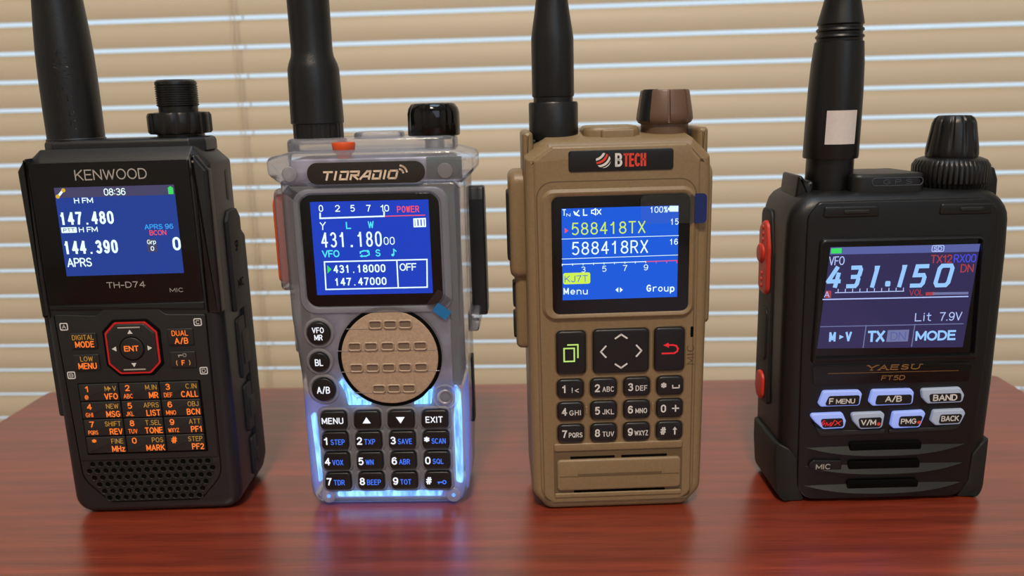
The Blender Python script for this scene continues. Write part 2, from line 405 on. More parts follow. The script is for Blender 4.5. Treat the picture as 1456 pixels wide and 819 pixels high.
def sst(x): x = max(0, min(1, x)); return x*x*(3-2*x)

def thing(name, label, cat, loc=(0, 0, 0), rz=0, group=None):
    o = bpy.data.objects.new(name, None); COL.objects.link(o); o.empty_display_size = 0.02
    o.location = loc; o.rotation_euler = (0, 0, rz); o['label'] = label; o['category'] = cat
    if group: o['group'] = group
    return o
def structure(o): o['kind'] = 'structure'; return o

# ------------------------------------------------------------------ setting materials
def wood(name):
    m, nt, p, out = new_mat(name); N = nt.nodes.new; L = nt.links.new
    tc = N('ShaderNodeTexCoord')
    mp = N('ShaderNodeMapping'); mp.inputs['Scale'].default_value = (5, 95, 40); L(tc.outputs['Object'], mp.inputs[0])
    n1 = N('ShaderNodeTexNoise'); n1.inputs['Scale'].default_value = 1.6; n1.inputs['Detail'].default_value = 6; n1.inputs['Distortion'].default_value = 0.4; L(mp.outputs[0], n1.inputs[0])
    mp2 = N('ShaderNodeMapping'); mp2.inputs['Scale'].default_value = (34, 1900, 300); L(tc.outputs['Object'], mp2.inputs[0])
    n2 = N('ShaderNodeTexNoise'); n2.inputs['Scale'].default_value = 1.5; n2.inputs['Detail'].default_value = 4; L(mp2.outputs[0], n2.inputs[0])
    mp3 = N('ShaderNodeMapping'); mp3.inputs['Scale'].default_value = (1.0, 7, 4); mp3.inputs['Location'].default_value = (0.12, -0.55, 0); L(tc.outputs['Object'], mp3.inputs[0])
    wv = N('ShaderNodeTexWave'); wv.wave_type = 'RINGS'; wv.rings_direction = 'Z'; wv.inputs['Scale'].default_value = 6.5; wv.inputs['Distortion'].default_value = 5; wv.inputs['Detail'].default_value = 3; wv.inputs['Detail Scale'].default_value = 1.4; L(mp3.outputs[0], wv.inputs[0])
    r = N('ShaderNodeValToRGB'); e = r.color_ramp.elements
    e[0].position = 0.25; e[0].color = rgb(112, 38, 20); e[1].position = 0.75; e[1].color = rgb(152, 60, 34)
    L(n1.outputs['Fac'], r.inputs[0])
    r2_ = N('ShaderNodeValToRGB'); r2_.color_ramp.elements[0].position = 0.34; r2_.color_ramp.elements[0].color = (0.50, 0.42, 0.40, 1); r2_.color_ramp.elements[1].position = 0.52; r2_.color_ramp.elements[1].color = (1, 1, 1, 1)
    L(n2.outputs['Fac'], r2_.inputs[0])
    r3 = N('ShaderNodeValToRGB'); r3.color_ramp.elements[0].color = (0.80, 0.76, 0.74, 1); r3.color_ramp.elements[1].color = (1.08, 1.05, 1.03, 1); L(wv.outputs['Fac'], r3.inputs[0])
    a = N('ShaderNodeMixRGB'); a.blend_type = 'MULTIPLY'; a.inputs[0].default_value = 0.8; L(r.outputs[0], a.inputs[1]); L(r2_.outputs[0], a.inputs[2])
    b = N('ShaderNodeMixRGB'); b.blend_type = 'MULTIPLY'; b.inputs[0].default_value = 0.8; L(a.outputs[0], b.inputs[1]); L(r3.outputs[0], b.inputs[2])
    L(b.outputs[0], p.inputs['Base Color']); p.inputs['Roughness'].default_value = 0.28
    p.inputs['IOR'].default_value = 2.3
    bp = N('ShaderNodeBump'); bp.inputs['Strength'].default_value = 0.12; bp.inputs['Distance'].default_value = 0.0004; L(n2.outputs['Fac'], bp.inputs['Height']); L(bp.outputs[0], p.inputs['Normal'])
    return m
wood('mahogany')
plastic('wall_paint', rgb(196, 194, 190), 0.8, 0.2, 60)
plastic('ceiling_paint', rgb(226, 228, 230), 0.85, 0.2, 60)
plastic('carpet', rgb(150, 132, 110), 0.95, 0.8, 400, vary=0.15, vscale=120)
plastic('trim_white', rgb(226, 222, 214), 0.45)
plastic('cord_white', rgb(214, 198, 172), 0.7, 0.3, 3000)
def slat_mat():
    m, nt, p, out = new_mat('slat_vinyl'); N = nt.nodes.new; L = nt.links.new
    p.inputs['Base Color'].default_value = rgb(222, 206, 180); p.inputs['Roughness'].default_value = 0.5
    tl = N('ShaderNodeBsdfTranslucent'); tl.inputs[0].default_value = rgb(214, 196, 164)
    mx = N('ShaderNodeMixShader'); mx.inputs[0].default_value = 0.10; L(p.outputs[0], mx.inputs[1]); L(tl.outputs[0], mx.inputs[2]); L(mx.outputs[0], out.inputs[0])
slat_mat()

# ------------------------------------------------------------------ the room (millimetres, turned with the window wall)
RY = -0.060
def rbox(mb, x0, x1, y0, y1, z0, z1, mat): mb.slab([(x0, z0), (x1, z0), (x1, z1), (x0, z1)], y0, y1, mat)
def room_obj(mb, name, parent=None, smooth=30):
    o = mb.build(name, parent, smooth)
    if parent is None: o.rotation_euler = (0, 0, RY); structure(o)
    return o
WX0, WX1, WZ0, WZ1, WY = -760, 760, 270, 1650, 735      # window opening
X0, X1, Y0, Y1, ZC = -1750, 1750, -2200, WY, 2420
b = MB(); rbox(b, X0-100, X1+100, Y0-100, Y1+150, -60, 0, 'carpet'); room_obj(b, 'floor')
b = MB(); rbox(b, X0-100, X1+100, Y0-100, Y1+150, ZC, ZC+60, 'ceiling_paint'); room_obj(b, 'ceiling')
b = MB()
rbox(b, X0-100, WX0, WY, WY+150, 0, ZC, 'wall_paint'); rbox(b, WX1, X1+100, WY, WY+150, 0, ZC, 'wall_paint')
rbox(b, WX0, WX1, WY, WY+150, 0, WZ0, 'wall_paint'); rbox(b, WX0, WX1, WY, WY+150, WZ1, ZC, 'wall_paint'); room_obj(b, 'wall_back')
b = MB(); rbox(b, X0-100, X0, Y0, Y1, 0, ZC, 'wall_paint'); room_obj(b, 'wall_left')
b = MB(); rbox(b, X1, X1+100, Y0, Y1, 0, ZC, 'wall_paint'); room_obj(b, 'wall_right')
b = MB(); rbox(b, X0-100, X1+100, Y0-100, Y0, 0, ZC, 'wall_paint'); room_obj(b, 'wall_front')
b = MB(); rbox(b, X0, WX0-60, WY-14, WY, 0, 90, 'trim_white'); rbox(b, WX0-60, X1, WY-14, WY, 0, 90, 'trim_white'); room_obj(b, 'baseboard_back')
b = MB(); b.ring(rrect(WX0, WX1, WZ0, WZ1, 2), rrect(WX0+45, WX1-45, WZ0+45, WZ1-45, 2), WY+60, WY+120, 'trim_white', 4)
win = room_obj(b, 'window_1')
b = MB(); rbox(b, WX0+40, WX1-40, WY+88, WY+92, WZ0+40, WZ1-40, 'window_glass'); b.build('pane', win)

# made-up roof window, added to house the overhead light; the ceiling stays closed
b = MB(); b.ring(rrect(-380, 580, -340, 560, 4), rrect(-310, 510, -270, 490, 4), 0, 24, 'trim_white', 3, TOP(ZC)); added_win = b.build('added_roof_window', None, 30); structure(added_win)
b = MB(); b.slab(rrect(-312, 512, -272, 492, 2), 2, 8, 'window_glass', 0, 0, TOP(ZC)); b.build('pane', added_win)

# ------------------------------------------------------------------ blind
blind = thing('venetian_blind', 'closed cream venetian blind hanging across the window behind the table', 'blind', (0, 0, 0), RY)
BY, PIT, SW, TILT = 655, 21.5, 18.9, math.radians(80)
BX0, BX1 = -700, 700
ZB = TZ*1000
b = MB(); b.slab(rrect(BX0, BX1, WZ1-70, WZ1-8, 3), BY-22, BY+22, 'slat_vinyl', 2, 2); b.build('head_rail', blind)
def slat_mesh():
    b = MB(); n = 6; top = []; bot = []
    for i in range(n+1):
        s = (i/n-0.5)*SW; c = 1.3*(1-(2*i/n-1)**2)          # crowned strip, tilted nearly shut, lower edge to the room
        y = -s*math.cos(TILT)*-1; z = s*math.sin(TILT)
        y = s*math.cos(TILT); ny, nz = -math.sin(TILT), math.cos(TILT)
        top.append((y+ny*c, z+nz*c)); bot.append((y+ny*(c-0.3), z+nz*(c-0.3)))
    prof = top+bot[::-1]
    b.loft([[(BX0+4, y, z) for y, z in prof], [(BX1-4, y, z) for y, z in prof]], 'slat_vinyl')
    return b
zz = ZB+176.2-PIT*0.5 + PIT*41
z0 = ZB+139.4
k_hi = int((WZ1-85-z0)/PIT); k_lo = -int((z0-(WZ0+40))/PIT)
first = None
for k in range(k_lo, k_hi+1):
    if first is None: first = slat_mesh().build('slat', blind, 60); o = first
    else: o = first.copy(); COL.objects.link(o); o.parent = blind
    o.location = (0, BY*MM, (z0+k*PIT)*MM)
b = MB(); b.slab(rrect(BX0, BX1, WZ0+10, WZ0+24, 3), BY-9, BY+9, 'slat_vinyl', 2, 2); b.build('bottom_rail', blind)
for cx in (-640, -243, 372, 650):
    b = MB()
    for dx, dy in ((-1.5, -11), (1.5, -11), (0, 11)):
        b.lathe([(0.4, WZ0+20), (0.4, WZ1-60)], cx+dx, BY+dy, 'cord_white', 8)
    b.build('ladder_cord', blind)

# ------------------------------------------------------------------ table
TYAW = -0.025; TX0, TX1, TYB, TYF = -228, 210.5, 367.8, -90
table = thing('side_table', 'reddish brown wooden table with the four radios standing on its top', 'table', (0, 0, 0), TYAW)
b = MB(); b.slab(rrect(TX0, TX1, TYF, TYB, 4), 0, 22, 'mahogany', 1.6, 2, TOP(ZB)); b.build('tabletop', table)
b = MB(); b.ring(rrect(TX0+25, TX1-25, TYF+25, TYB-25, 2), rrect(TX0+43, TX1-43, TYF+43, TYB-43, 2), 22, 95, 'mahogany', 0.5, TOP(ZB)); b.build('apron', table)
for lx in (TX0+24, TX1-62):
    for ly in (TYF+24, TYB-62):
        b = MB()
        b.loft([[(lx+19+(x-19)*s, ly+19+(y-19)*s, z) for x, y in rrect(0, 38, 0, 38, 4)] for z, s in ((0, 0.72), (300, 0.86), (ZB-100, 1), (ZB-22, 1))], 'mahogany'); b.build('leg', table)

# ------------------------------------------------------------------ ceiling lamp over the photographer
lamp = thing('ceiling_lamp', 'round flush ceiling lamp giving warm light, behind the camera', 'lamp', (LAMP[0], LAMP[1], ZC*MM))
b = MB(); b.lathe([(190, 0), (200, -8), (200, -24), (188, -30)], 0, 0, 'trim_white'); b.build('base', lamp)
b = MB(); b.lathe([(186, -30), (180, -60), (150, -84), (90, -98), (1, -102)], 0, 0, 'lamp_shade'); b.build('lamp_shade', lamp)

# ================================================================== radio with orange key legends (leftmost)
def radio_root(label, X, Y, yaw): return thing('handheld_radio', label, 'radio', (X*MM, Y*MM, TZ), yaw)

K = radio_root('black radio with orange backlit keypad, standing at the left end of the row', -117.25, 249.69, 0.0137)
def k_top(p):
    u, d, v = p
    if v > 106: v += 4.6*sst((d-0.5)/8)*sst((v-106)/7) - 3.4*sst((d-15)/9)*sst((v-106)/7)
    return (u, d, v)
body = MB()
ko = rpoly([(-26.6, 0, 6), (27.4, 0, 6), (27.6, 60, 1), (27.8, 110.5, 1), (22.8, 115, 1), (-22.2, 115, 1), (-27.2, 111, 1), (-26.9, 60, 1)])
body.slab(ko, 0.5, 24.8, 'black_plastic', 3.6, 2.5, fn=k_top, n=6)
body.build('body', K)
b = MB(); b.slab(rpoly([(-25.5, 0.4, 5), (26.6, 0.4, 5), (28.6, 8, 2), (28.6, 86, 2), (26, 91, 2), (-26, 91, 2), (-27, 86, 2), (-27, 8, 2)]), 19, 30.6, 'black_rubber', 1, 3); b.build('battery_pack', K)
# upper shoulder blocks beside the glass
b = MB(); b.slab(rpoly([(22.9, 66, .4), (27.6, 66, 1), (27.9, 110, 1), (24.5, 114.6, 1), (22.9, 114.6, .3)]), 0.15, 4, 'black_satin', 1.2); b.disc(23.9, 112.6, .35, .1, 'metal')
b.build('side_rail', K)
b = MB(); b.slab(rpoly([(-27.3, 66, 1), (-24.7, 66, .4), (-24.7, 114.6, .3), (-25.5, 114.6, .5), (-28.0, 111, 1)]), 0.15, 4, 'black_satin', 1.0); b.build('side_rail', K)
b = MB(); b.slab(rrect(-24.5, 22.6, 70.4, 113.2, 0.6), 0.05, 2, 'black_gloss', 0.3)
glass = b.build('display_glass', K)
b = MB(); b.text('KENWOOD', 0.0, 'grey_ink', (-11.1, 10.1, 107.95, 111.1)); b.build('brand_lettering', glass)
b = MB(); b.text('TH-D74', 0.0, 'grey_ink', (-6.1, 5.6, 75.1, 77.0), .01); b.build('model_lettering', glass)
b = MB(); b.text('MIC', 0.0, 'grey_ink', (12.8, 16.9, 73.3, 74.6))
b.build('lettering', glass)
b = MB(); b.box(-17.7, 17.7, 79.2, 106.0, 0.02, 'lcd_navy'); b.box(-17.7, 17.7, 103.0, 106.0, 0.01, 'lcd_bar')
lcd = b.build('display', K)
b = MB(); T = -0.03
b.text('08:36', T, 'px_white', (-3.2, 3.2, 103.3, 105.4), .01)
b.text('H FM', T, 'px_white', (-12.3, -6.7, 101.2, 102.85), .03)
b.mono('147.480', T, 'px_white', (-17.5, -1.1, 94.8, 98.7), .035, .82)
b.flat(rrect(-17.3, -12.7, 92.45, 94.15, .2), T, 'px_white'); b.text('PTT', T-.02, 'lcd_navy', (-16.7, -13.3, 92.75, 93.85), .03)
b.text('H FM', T, 'px_white', (-12.1, -6.5, 92.5, 94.1), .03)
b.mono('144.390', T, 'px_white', (-17.5, -1.0, 85.9, 90.0), .035, .82)
b.text('APRS', T, 'px_white', (-17.0, -9.6, 82.0, 84.75), .015)
b.text('0', T, 'px_white', (15.3, 17.7, 86.2, 90.3), .035)
b.build('readout', lcd)
b = MB(); b.text('APRS 96', T, 'px_blue', (7.5, 16.1, 92.8, 94.35), .02); b.build('mode_readout', lcd, label='blue text')
b = MB(); b.text('BCON', T, 'px_red', (8.8, 13.8, 91.0, 92.55), .02); b.build('beacon_readout', lcd, label='red text')
b = MB(); b.flat(rrect(7.6, 10.5, 85.9, 89.9, .3), T+.01, 'lcd_bar'); b.text('Grp', T, 'px_white', (7.7, 10.4, 88.0, 89.7)); b.text('0', T, 'px_white', (8.6, 9.6, 86.3, 87.7), .03); b.build('group_icon', lcd)
b = MB(); b.flat(rrect(15.8, 17.3, 103.2, 105.2, .15), T, 'px_green'); b.box(16.2, 16.9, 105.2, 105.5, T, 'px_green'); b.build('battery_icon', lcd)
b = MB(); b.stroke([(-16.7, 103.5), (-15.3, 105.0)], .7, T, 'px_white'); b.disc(-16.9, 103.4, .6, T-.01, 'px_amber'); b.disc(-15.0, 105.2, .6, T-.01, 'px_amber'); b.build('satellite_icon', lcd)
# keypad panel
b = MB(); b.slab(rpoly([(-22, 18.9, .5), (21.8, 18.9, .5), (22.6, 66, .6), (10.5, 66.4, 2), (7.5, 69.2, 2), (-7.5, 69.2, 2), (-10.5, 66.6, 2), (-23.4, 67.2, .6)]), 0.15, 2, 'charcoal_panel', 0.3); b.build('keypad_panel', K)
b = MB(); b.stroke([(-24.3, 69.2), (22.6, 68.2)], .5, .35, 'black_satin'); 
b.slab(rpoly([(-24.4, 68.6, .2), (22.7, 67.6, .2), (22.7, 70, .2), (-24.4, 70, .2)]), 0.1, 2, 'black_satin', .3); b.build('trim_strip', K)
for ch, cu, cv in (('A', -20.9, 63.4), ('B', -20.8, 47.7), ('C', 20.1, 63.6), ('D', 20.3, 47.9)):
    b = MB(); b.ring(rrect(cu-1.25, cu+1.25, cv-1.2, cv+1.2, .5), rrect(cu-.95, cu+.95, cv-.9, cv+.9, .3), 0.05, .3, 'white_ink', .02)
    b.text(ch, 0.1, 'white_ink', (cu-.6, cu+.6, cv-.62, cv+.62), .02); b.build('band_mark', K)
def kkey(a0, a1, b0, b1, items, name='key', r=.5):
    m = MB(); m.slab(rrect(a0, a1, b0, b1, r), -0.35, 1, 'charcoal_key', .3); o = m.build(name, K)
    t = MB(); w_, h_ = a1-a0, b1-b0
    for s, mat, x, y, hh, al, bo, wf in items: t.word(s, -0.38, mat, a0+x*w_, b0+y*h_, hh, bo, al, wf)
    t.build('legend', o); return o
O_, P_ = 'backlit_orange', 'backlit_pale'
kkey(-19.4, -11.3, 56.3, 61.3, [('DIGITAL', P_, .5, .57, 1.6, 'c', .0, .95), ('MODE', O_, .53, .08, 2.0, 'c', .025, .95)])
kkey(-19.4, -11.4, 49.2, 54.4, [('LOW', P_, .53, .58, 1.6, 'c', .0, 1.0), ('MENU', O_, .53, .10, 2.0, 'c', .025, .95)])
kkey(10.4, 18.4, 56.5, 61.8, [('DUAL', O_, .5, .57, 1.75, 'c', .01, .98), ('A/B', O_, .53, .08, 2.0, 'c', .025, 1.05)])
fk = kkey(10.4, 18.4, 49.2, 54.4, [('F', O_, .5, .15, 1.7, 'c', .035, 1.0), ('(', P_, .26, .15, 1.7, 'c', .02, 1), (')', P_, .75, .15, 1.7, 'c', .02, 1)])
b = MB(); b.stroke([(13.2, 53.3), (14.6, 53.3)], .3, -.38, 'grey_ink'); b.stroke([(13.3, 53.3), (13.3, 52.8)], .3, -.38, 'grey_ink'); b.stroke(circ(15.1, 53.3, .5, 12), .25, -.38, 'grey_ink', closed=True); b.build('lock_mark', fk)
# navigation pad
nv = (-0.55, 56.1)
def octo(hw, hh, c, r=1.0): return rpoly([(nv[0]-hw+c, nv[1]-hh, r), (nv[0]+hw-c, nv[1]-hh, r), (nv[0]+hw, nv[1]-hh+c, r), (nv[0]+hw, nv[1]+hh-c, r), (nv[0]+hw-c, nv[1]+hh, r), (nv[0]-hw+c, nv[1]+hh, r), (nv[0]-hw, nv[1]+hh-c, r), (nv[0]-hw, nv[1]+hh-c-2*(hh-c), r)])
def octo(hw, hh, c, r=1.0): return rpoly([(nv[0]-hw+c, nv[1]-hh, r), (nv[0]+hw-c, nv[1]-hh, r), (nv[0]+hw, nv[1]-hh+c, r), (nv[0]+hw, nv[1]+hh-c, r), (nv[0]+hw-c, nv[1]+hh, r), (nv[0]-hw+c, nv[1]+hh, r), (nv[0]-hw, nv[1]+hh-c, r), (nv[0]-hw, nv[1]-hh+c, r)])
b = MB(); b.ring(octo(8.9, 9.1, 3.6), octo(7.9, 8.2, 3.3), -0.2, 1, 'deep_black', .2); b.build('pad_surround', K)
b = MB(); b.ring(octo(8.0, 8.3, 3.3), octo(7.5, 7.8, 3.1), -0.55, 1, 'red_glow_edge', .12); b.build('pad_edge_light', K, label='red lit edge')
b = MB(); b.slab(octo(7.5, 7.8, 3.1), -0.9, 1, 'charcoal_key', .6); pad = b.build('navigation_pad', K)
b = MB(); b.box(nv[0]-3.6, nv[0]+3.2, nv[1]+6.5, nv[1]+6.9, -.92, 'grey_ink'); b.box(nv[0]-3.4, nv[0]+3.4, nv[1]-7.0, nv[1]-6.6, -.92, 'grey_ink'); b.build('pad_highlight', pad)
b = MB(); q = -0.93
for s in (1, -1):
    b.flat([(nv[0]-.8, nv[1]+s*4.7), (nv[0]+.8, nv[1]+s*4.7), (nv[0], nv[1]+s*6.0)], q, 'white_ink')
    b.flat([(nv[0]+s*4.8, nv[1]-.8), (nv[0]+s*4.8, nv[1]+.8), (nv[0]+s*6.2, nv[1])], q, 'white_ink')
b.build('arrow_marks', pad, label='white arrows')
b = MB(); b.ring(circ(nv[0], nv[1], 3.9), circ(nv[0], nv[1], 3.6), -1.0, 0, 'deep_black', .05); b.slab(circ(nv[0], nv[1], 3.5), -1.15, 0, 'charcoal_key', .3); b.text('ENT', -1.2, 'backlit_orange', (nv[0]-2.3, nv[0]+2.2, nv[1]-.85, nv[1]+.95), .035); b.build('enter_key', K)
rows = [[('1', 'M  V', '@', 'VFO'), ('2', 'M.IN', 'ABC', 'MR'), ('3', 'C.IN', 'DEF', 'CALL')],
        [('4', 'NEW', 'GHI', 'MSG'), ('5', 'APRS', 'JKL', 'LIST'), ('6', 'OBJ', 'MNO', 'BCN')],
        [('7', 'SHIFT', 'PQRS', 'REV'), ('8', 'T.SEL', 'TUV', 'TONE'), ('9', 'ATT', 'WXYZ', 'PF1')],
        [('*', 'FINE', '', 'MHz'), ('0', 'POS', '', 'MARK'), ('#', 'STEP', '', 'PF2')]]
b = MB(); b.slab(rrect(-19.4, 18.9, 21.0, 45.0, .3), .05, 1, 'deep_black', .05); b.build('key_tray', K)
for r_, row in enumerate(rows):
    for c_, (d1, tr, bl, br) in enumerate(row):
        a0 = -19.05+c_*12.6; a1 = a0+(12.3 if c_ < 2 else 12.1); b1 = 44.7-r_*5.87; b0 = b1-5.55
        it = [(d1, O_, .21, .54 if d1 not in '*#' else .48, 2.0 if d1 not in '*#' else 2.3, 'c', .03, 1.2), (tr, P_, .95, .575, 1.65, 'r', .0, .98), (br, O_, .97, .07, 2.05, 'r', .025, .92)]
        if bl: it.append((bl, O_, .09 if len(bl) > 1 else .13, .10, 1.5 if len(bl) < 4 else 1.4, 'l', .01, .86 if len(bl) < 4 else .74))
        o = kkey(a0, a1, b0, b1, it, r=.25)
        if tr == 'M  V':
            t = MB(); x = a0+.95*12.3-2.05; y = b0+.575*5.55; t.flat([(x-.45, y+.25), (x+.55, y+.82), (x-.45, y+1.4)], -.38, P_); t.build('arrow_mark', o)
# speaker grille: plate with round holes
def hole_plate(mb, inside, r, px, py, u0, u1, v0, v1, k0, k1, mat, matd):
    n = 12; row = 0; v = v1
    while v > v0:
        u = u0+(px/2 if row % 2 else 0)
        while u < u1:
            if inside(u, v):
                outer = []
                for j in range(n):
                    t = 2*PI*j/n; R = 1/max(abs(math.cos(t))/(px/2), abs(math.sin(t))/(py/2)); outer.append((u+R*math.cos(t), v+R*math.sin(t)))
                inner = [(u+r*math.cos(2*PI*j/n), v+r*math.sin(2*PI*j/n)) for j in range(n)]
                mb.loft([[(a, k0, c) for a, c in outer], [(a, k0, c) for a, c in inner], [(u+(a-u)*.9, k0+.15, v+(c-v)*.9) for a, c in inner]], mat, False, False)
                mb.loft([[(u+(a-u)*.9, k0+.15, v+(c-v)*.9) for a, c in inner], [(u+(a-u)*.8, k1, v+(c-v)*.8) for a, c in inner]], matd, False, True)
            u += px
        v -= py; row += 1
def kin(u, v):
    lim = 20.6 if v > 12 else 20.6-(12-v)*0.85
    return abs(u-.2) < lim and v > 5.5
b = MB(); b.slab(rpoly([(-14.5, 4.6, 4), (15, 4.6, 4), (21.9, 13, 8), (22.1, 18.8, .6), (-21.9, 18.8, .6), (-21.6, 13, 8)]), 0.42, 2, 'charcoal_panel', .1); gp = b.build('speaker_grille', K)
b = MB(); hole_plate(b, kin, .95, 2.62, 2.35, -21.0, 21.5, 5, 17.6, 0.2, 0.41, 'charcoal_panel', 'deep_black'); b.build('grille_holes', gp)
b = MB(); o1 = rpoly([(-14.5, 4.2, 4), (15, 4.2, 4), (22.3, 12.6, 8), (22.9, 66, .5), (-23.7, 67, .5), (-22.2, 12.6, 8)]); b.ring(o1, inset(o1, .25), .32, 1, 'deep_black', .05); b.build('panel_seam', K)
# side parts
b = MB()
for pts in ([(11.5, 63.5), (24.5, 63.5), (24.5, 93), (21.5, 96), (14.5, 96), (11.5, 93)],): b.slab(rpoly([(x, y, .8) for x, y in pts]), -1.0, 1, 'black_rubber', .5, 0, RIGHT(27.8))
cov = b.build('jack_cover', K)
b = MB(); b.text('SP', -1.06, 'deep_black', (16.0, 19.6, 82.5, 86), .02, 0, RIGHT(27.8)); b.text('MIC', -1.06, 'deep_black', (15.4, 21.4, 70.5, 73.5), .02, 0, RIGHT(27.8)); b.build('lettering', cov)
for a0, a1, c0, c1 in ((12.5, 25, 40.5, 61), (13.5, 25, 21.5, 38), (15.5, 24, 5, 19)):
    b = MB(); b.slab(rrect(a0, a1, c0, c1, 1.5), -0.8, 1, 'black_rubber', .5, 0, RIGHT(27.6)); b.slab(rrect(a0+2.5, a1-3, c0+4, c1-5, 1), -1.1, 0, 'black_rubber', .3, 0, RIGHT(27.6)); b.build('port_cover', K)
b = MB(); b.slab(rrect(16.2, 19.2, 99, 109, 1.4), -0.2, 1, 'charcoal_panel', .15, 0, RIGHT(27.7)); b.build('side_groove', K)
b = MB(); b.slab(rpoly([(3, 33, 1), (20, 33, 2), (20, 110, 3), (5, 111, 2), (2.6, 106, 1)]), -1.2, 1, 'black_rubber', .6, 0, LEFT(-27.0)); b.build('talk_button', K)
# top
b = MB(); b.slab(rpoly([(-20, 6.5, 1), (21, 6.5, 1), (25, 10, 1), (25, 22, 2), (-24, 22, 2), (-24, 10, 1)]), 0, 4, 'black_plastic', 1.4, 0, TOP(119.4)); b.slab(rrect(-4.5, 6, 8.5, 10, .3), -.1, 1, 'deep_black', .05, 0, TOP(119.0)); b.build('top_plate', K)
b = MB(); b.lathe([(8.3, 118.4), (8.5, 119.0), (8.5, 119.6), (8.2, 119.9), (8.25, 128), (8.2, 138), (8.05, 145), (7.65, 152), (7.05, 160), (6.2, 172), (5.4, 190), (4.8, 215), (4.2, 245), (3.2, 252), (.5, 254)], -16.6, 15.5, 'antenna_rubber', 56); ant = b.build('antenna', K)
b = MB()
def on_cyl(cu, cdp, r, a_center, s):   # wrap: a -> angle, front of the rod
    return lambda a, bb, k: (cu+(r+s-k)*math.sin(a_center+a/r), cdp-(r+s-k)*math.cos(a_center+a/r), bb)
vs, fs = glyphs('144/430MHz', .0, 0); x1 = max(p[0] for p in vs); sc = 24/x1
f_ = on_cyl(-16.6, 15.5, 8.2, 0.32, .06)
b.add([f_(-(y*sc*1.3-1.3), 122+x*sc, 0) for x, y in vs], fs, 'antenna_rubber'); b.build('lettering', ant)
def grip(n, depth, pw=1): return lambda t, v, r: 1-depth*(0.5+0.5*math.cos(n*t))**pw
b = MB(); b.lathe([(7, 118.5), (7, 120.2), (9.0, 120.4), (9.5, 121.0), (9.5, 125.8), (9.0, 126.7), (6.1, 127), (6, 126.8)], 15.3, 17, 'black_satin', 96, lambda t, v, r: 1-(0.05 if math.cos(14*t) > .55 and 120.6 < v < 126.3 else 0)); b.build('tuning_ring', K)
pr = [(5.8, 126.5), (5.8, 128.6)]
for i in range(9): pr += [(6.25, 128.9+i*.68), (6.25, 129.2+i*.68), (5.95, 129.35+i*.68), (5.95, 129.5+i*.68)]
pr += [(6.2, 135.2), (6.1, 136.0), (5.4, 136.6), (.5, 136.7)]
b = MB(); b.lathe(pr, 15.3, 17, 'black_satin', 56); b.build('volume_knob', K)

# ================================================================== see-through radio
H = radio_root('clear see-through radio with a round tan speaker and blue glowing keypad, second from left', -42.08, 250.93, -0.0352)
LE = 'led_blue'
b = MB()
ho = rpoly([(-25.4, 0, 5.5), (26.2, 0, 5.5), (27.4, 30, 8), (27.4, 54, 3), (28.8, 60, 3), (28.8, 106, 1), (-27.2, 106, 1), (-27.2, 64, 4), (-25.6, 44, 4), (-25.6, 30, 8)])
b.slab(ho, 0, 29, 'case_clear', 3.2, 3, n=6); case = b.build('case', H)
b = MB(); b.slab(rpoly([(-25.5, 104.0, 1.5), (27.5, 104.0, 1.5), (31.6, 107.5, 2.5), (31.6, 112.6, 2), (24.5, 114.6, 2), (-22.5, 114.6, 2), (-30.4, 112.8, 2), (-30.4, 107.8, 2.5)]), -0.5, 27, 'case_clear', 2.2, 2, n=5); b.build('case_head', H)
b = MB(); b.slab(rrect(-26.5, 25.5, 6, 24, 5), 0, 4.5, 'case_clear', 1.5, 0, TOP(118.0)); b.slab(rrect(-6, 9, 8, 22, 5), 0, 2, 'case_clear', .8, 0, TOP(119.4)); b.build('case_top', H)
# inside: metal frame, board, side channel
b = MB(); b.slab(rrect(-21.5, 22.5, 36, 103, 2), 2.6, 26, 'chassis', .5, .5); b.slab(rrect(-18, 19, 5, 36, 2), 3.2, 26, 'chassis', .5, .5); b.slab(rrect(-24, 25, 105.5, 112, 1), 3, 22, 'chassis', .5, .5); b.build('inner_chassis', H)
b = MB(); b.slab(rrect(22.9, 25.2, 40, 103, .3), 2.6, 20, 'pcb_green', .1); b.slab(rrect(17.5, 28, 105.5, 112, .3), 1.4, 2.6, 'pcb_green', .1); b.build('circuit_board', H)
b = MB(); b.slab(rrect(-24.4, -22, 40, 103, .3), 3.2, 24, 'black_satin', .1); b.build('inner_rail', H)
# head details
b = MB(); b.slab(rrect(-18.0, 17.2, 104.75, 111.2, 3.1, 10), -0.75, 0, 'plate_glitter', .12); plate = b.build('badge', H)
b = MB(); kk = -0.80
def techno(mb, s, u0, v0, h, wch, gap, sh, wd, mat):
    P = {'T': ([[(0, 1), (1, 1)], [(.5, 1), (.5, 0)]], 1.0), 'I': ([[(.5, 0), (.5, 1)]], .35), 'D': ([[(.12, 1), (1, 1), (1, .0), (0.12, 0), (.12, .55)]], 1.0),
         'R': ([[(0.12, .55), (.12, 0)], [(.0, 1), (1, 1), (1, .5), (.35, .5), (1, 0)]], 1.0), 'A': ([[(0, 0), (.62, 1), (1, 1), (1, 0)], [(.35, .32), (1, .32)]], 1.1), 'O': ([[(.15, 0), (.9, 0), (1, .15), (1, .85), (.9, 1), (.15, 1), (0, .85), (0, .15), (.15, 0)]], 1.0)}
    x = u0
    for ch in s:
        ls, w0 = P[ch]; W = wch*w0
        for pl_ in ls: mb.stroke([(x+(a if ch != 'I' else .5)*W+sh*c*h, v0+c*h) for a, c in pl_], wd, kk, mat)
        x += W+gap
techno(b, 'TIDRADIO', -13.4, 106.2, 2.2, 2.35, .85, .28, .58, 'logo_beige')
for i, r_ in enumerate((1.2, 2.3)):
    b.stroke([(9.6+r_*math.cos(t), 107.6+r_*math.sin(t)) for t in [math.radians(x) for x in (12, 25, 38, 51, 64, 77)]], .55, kk, 'logo_beige')
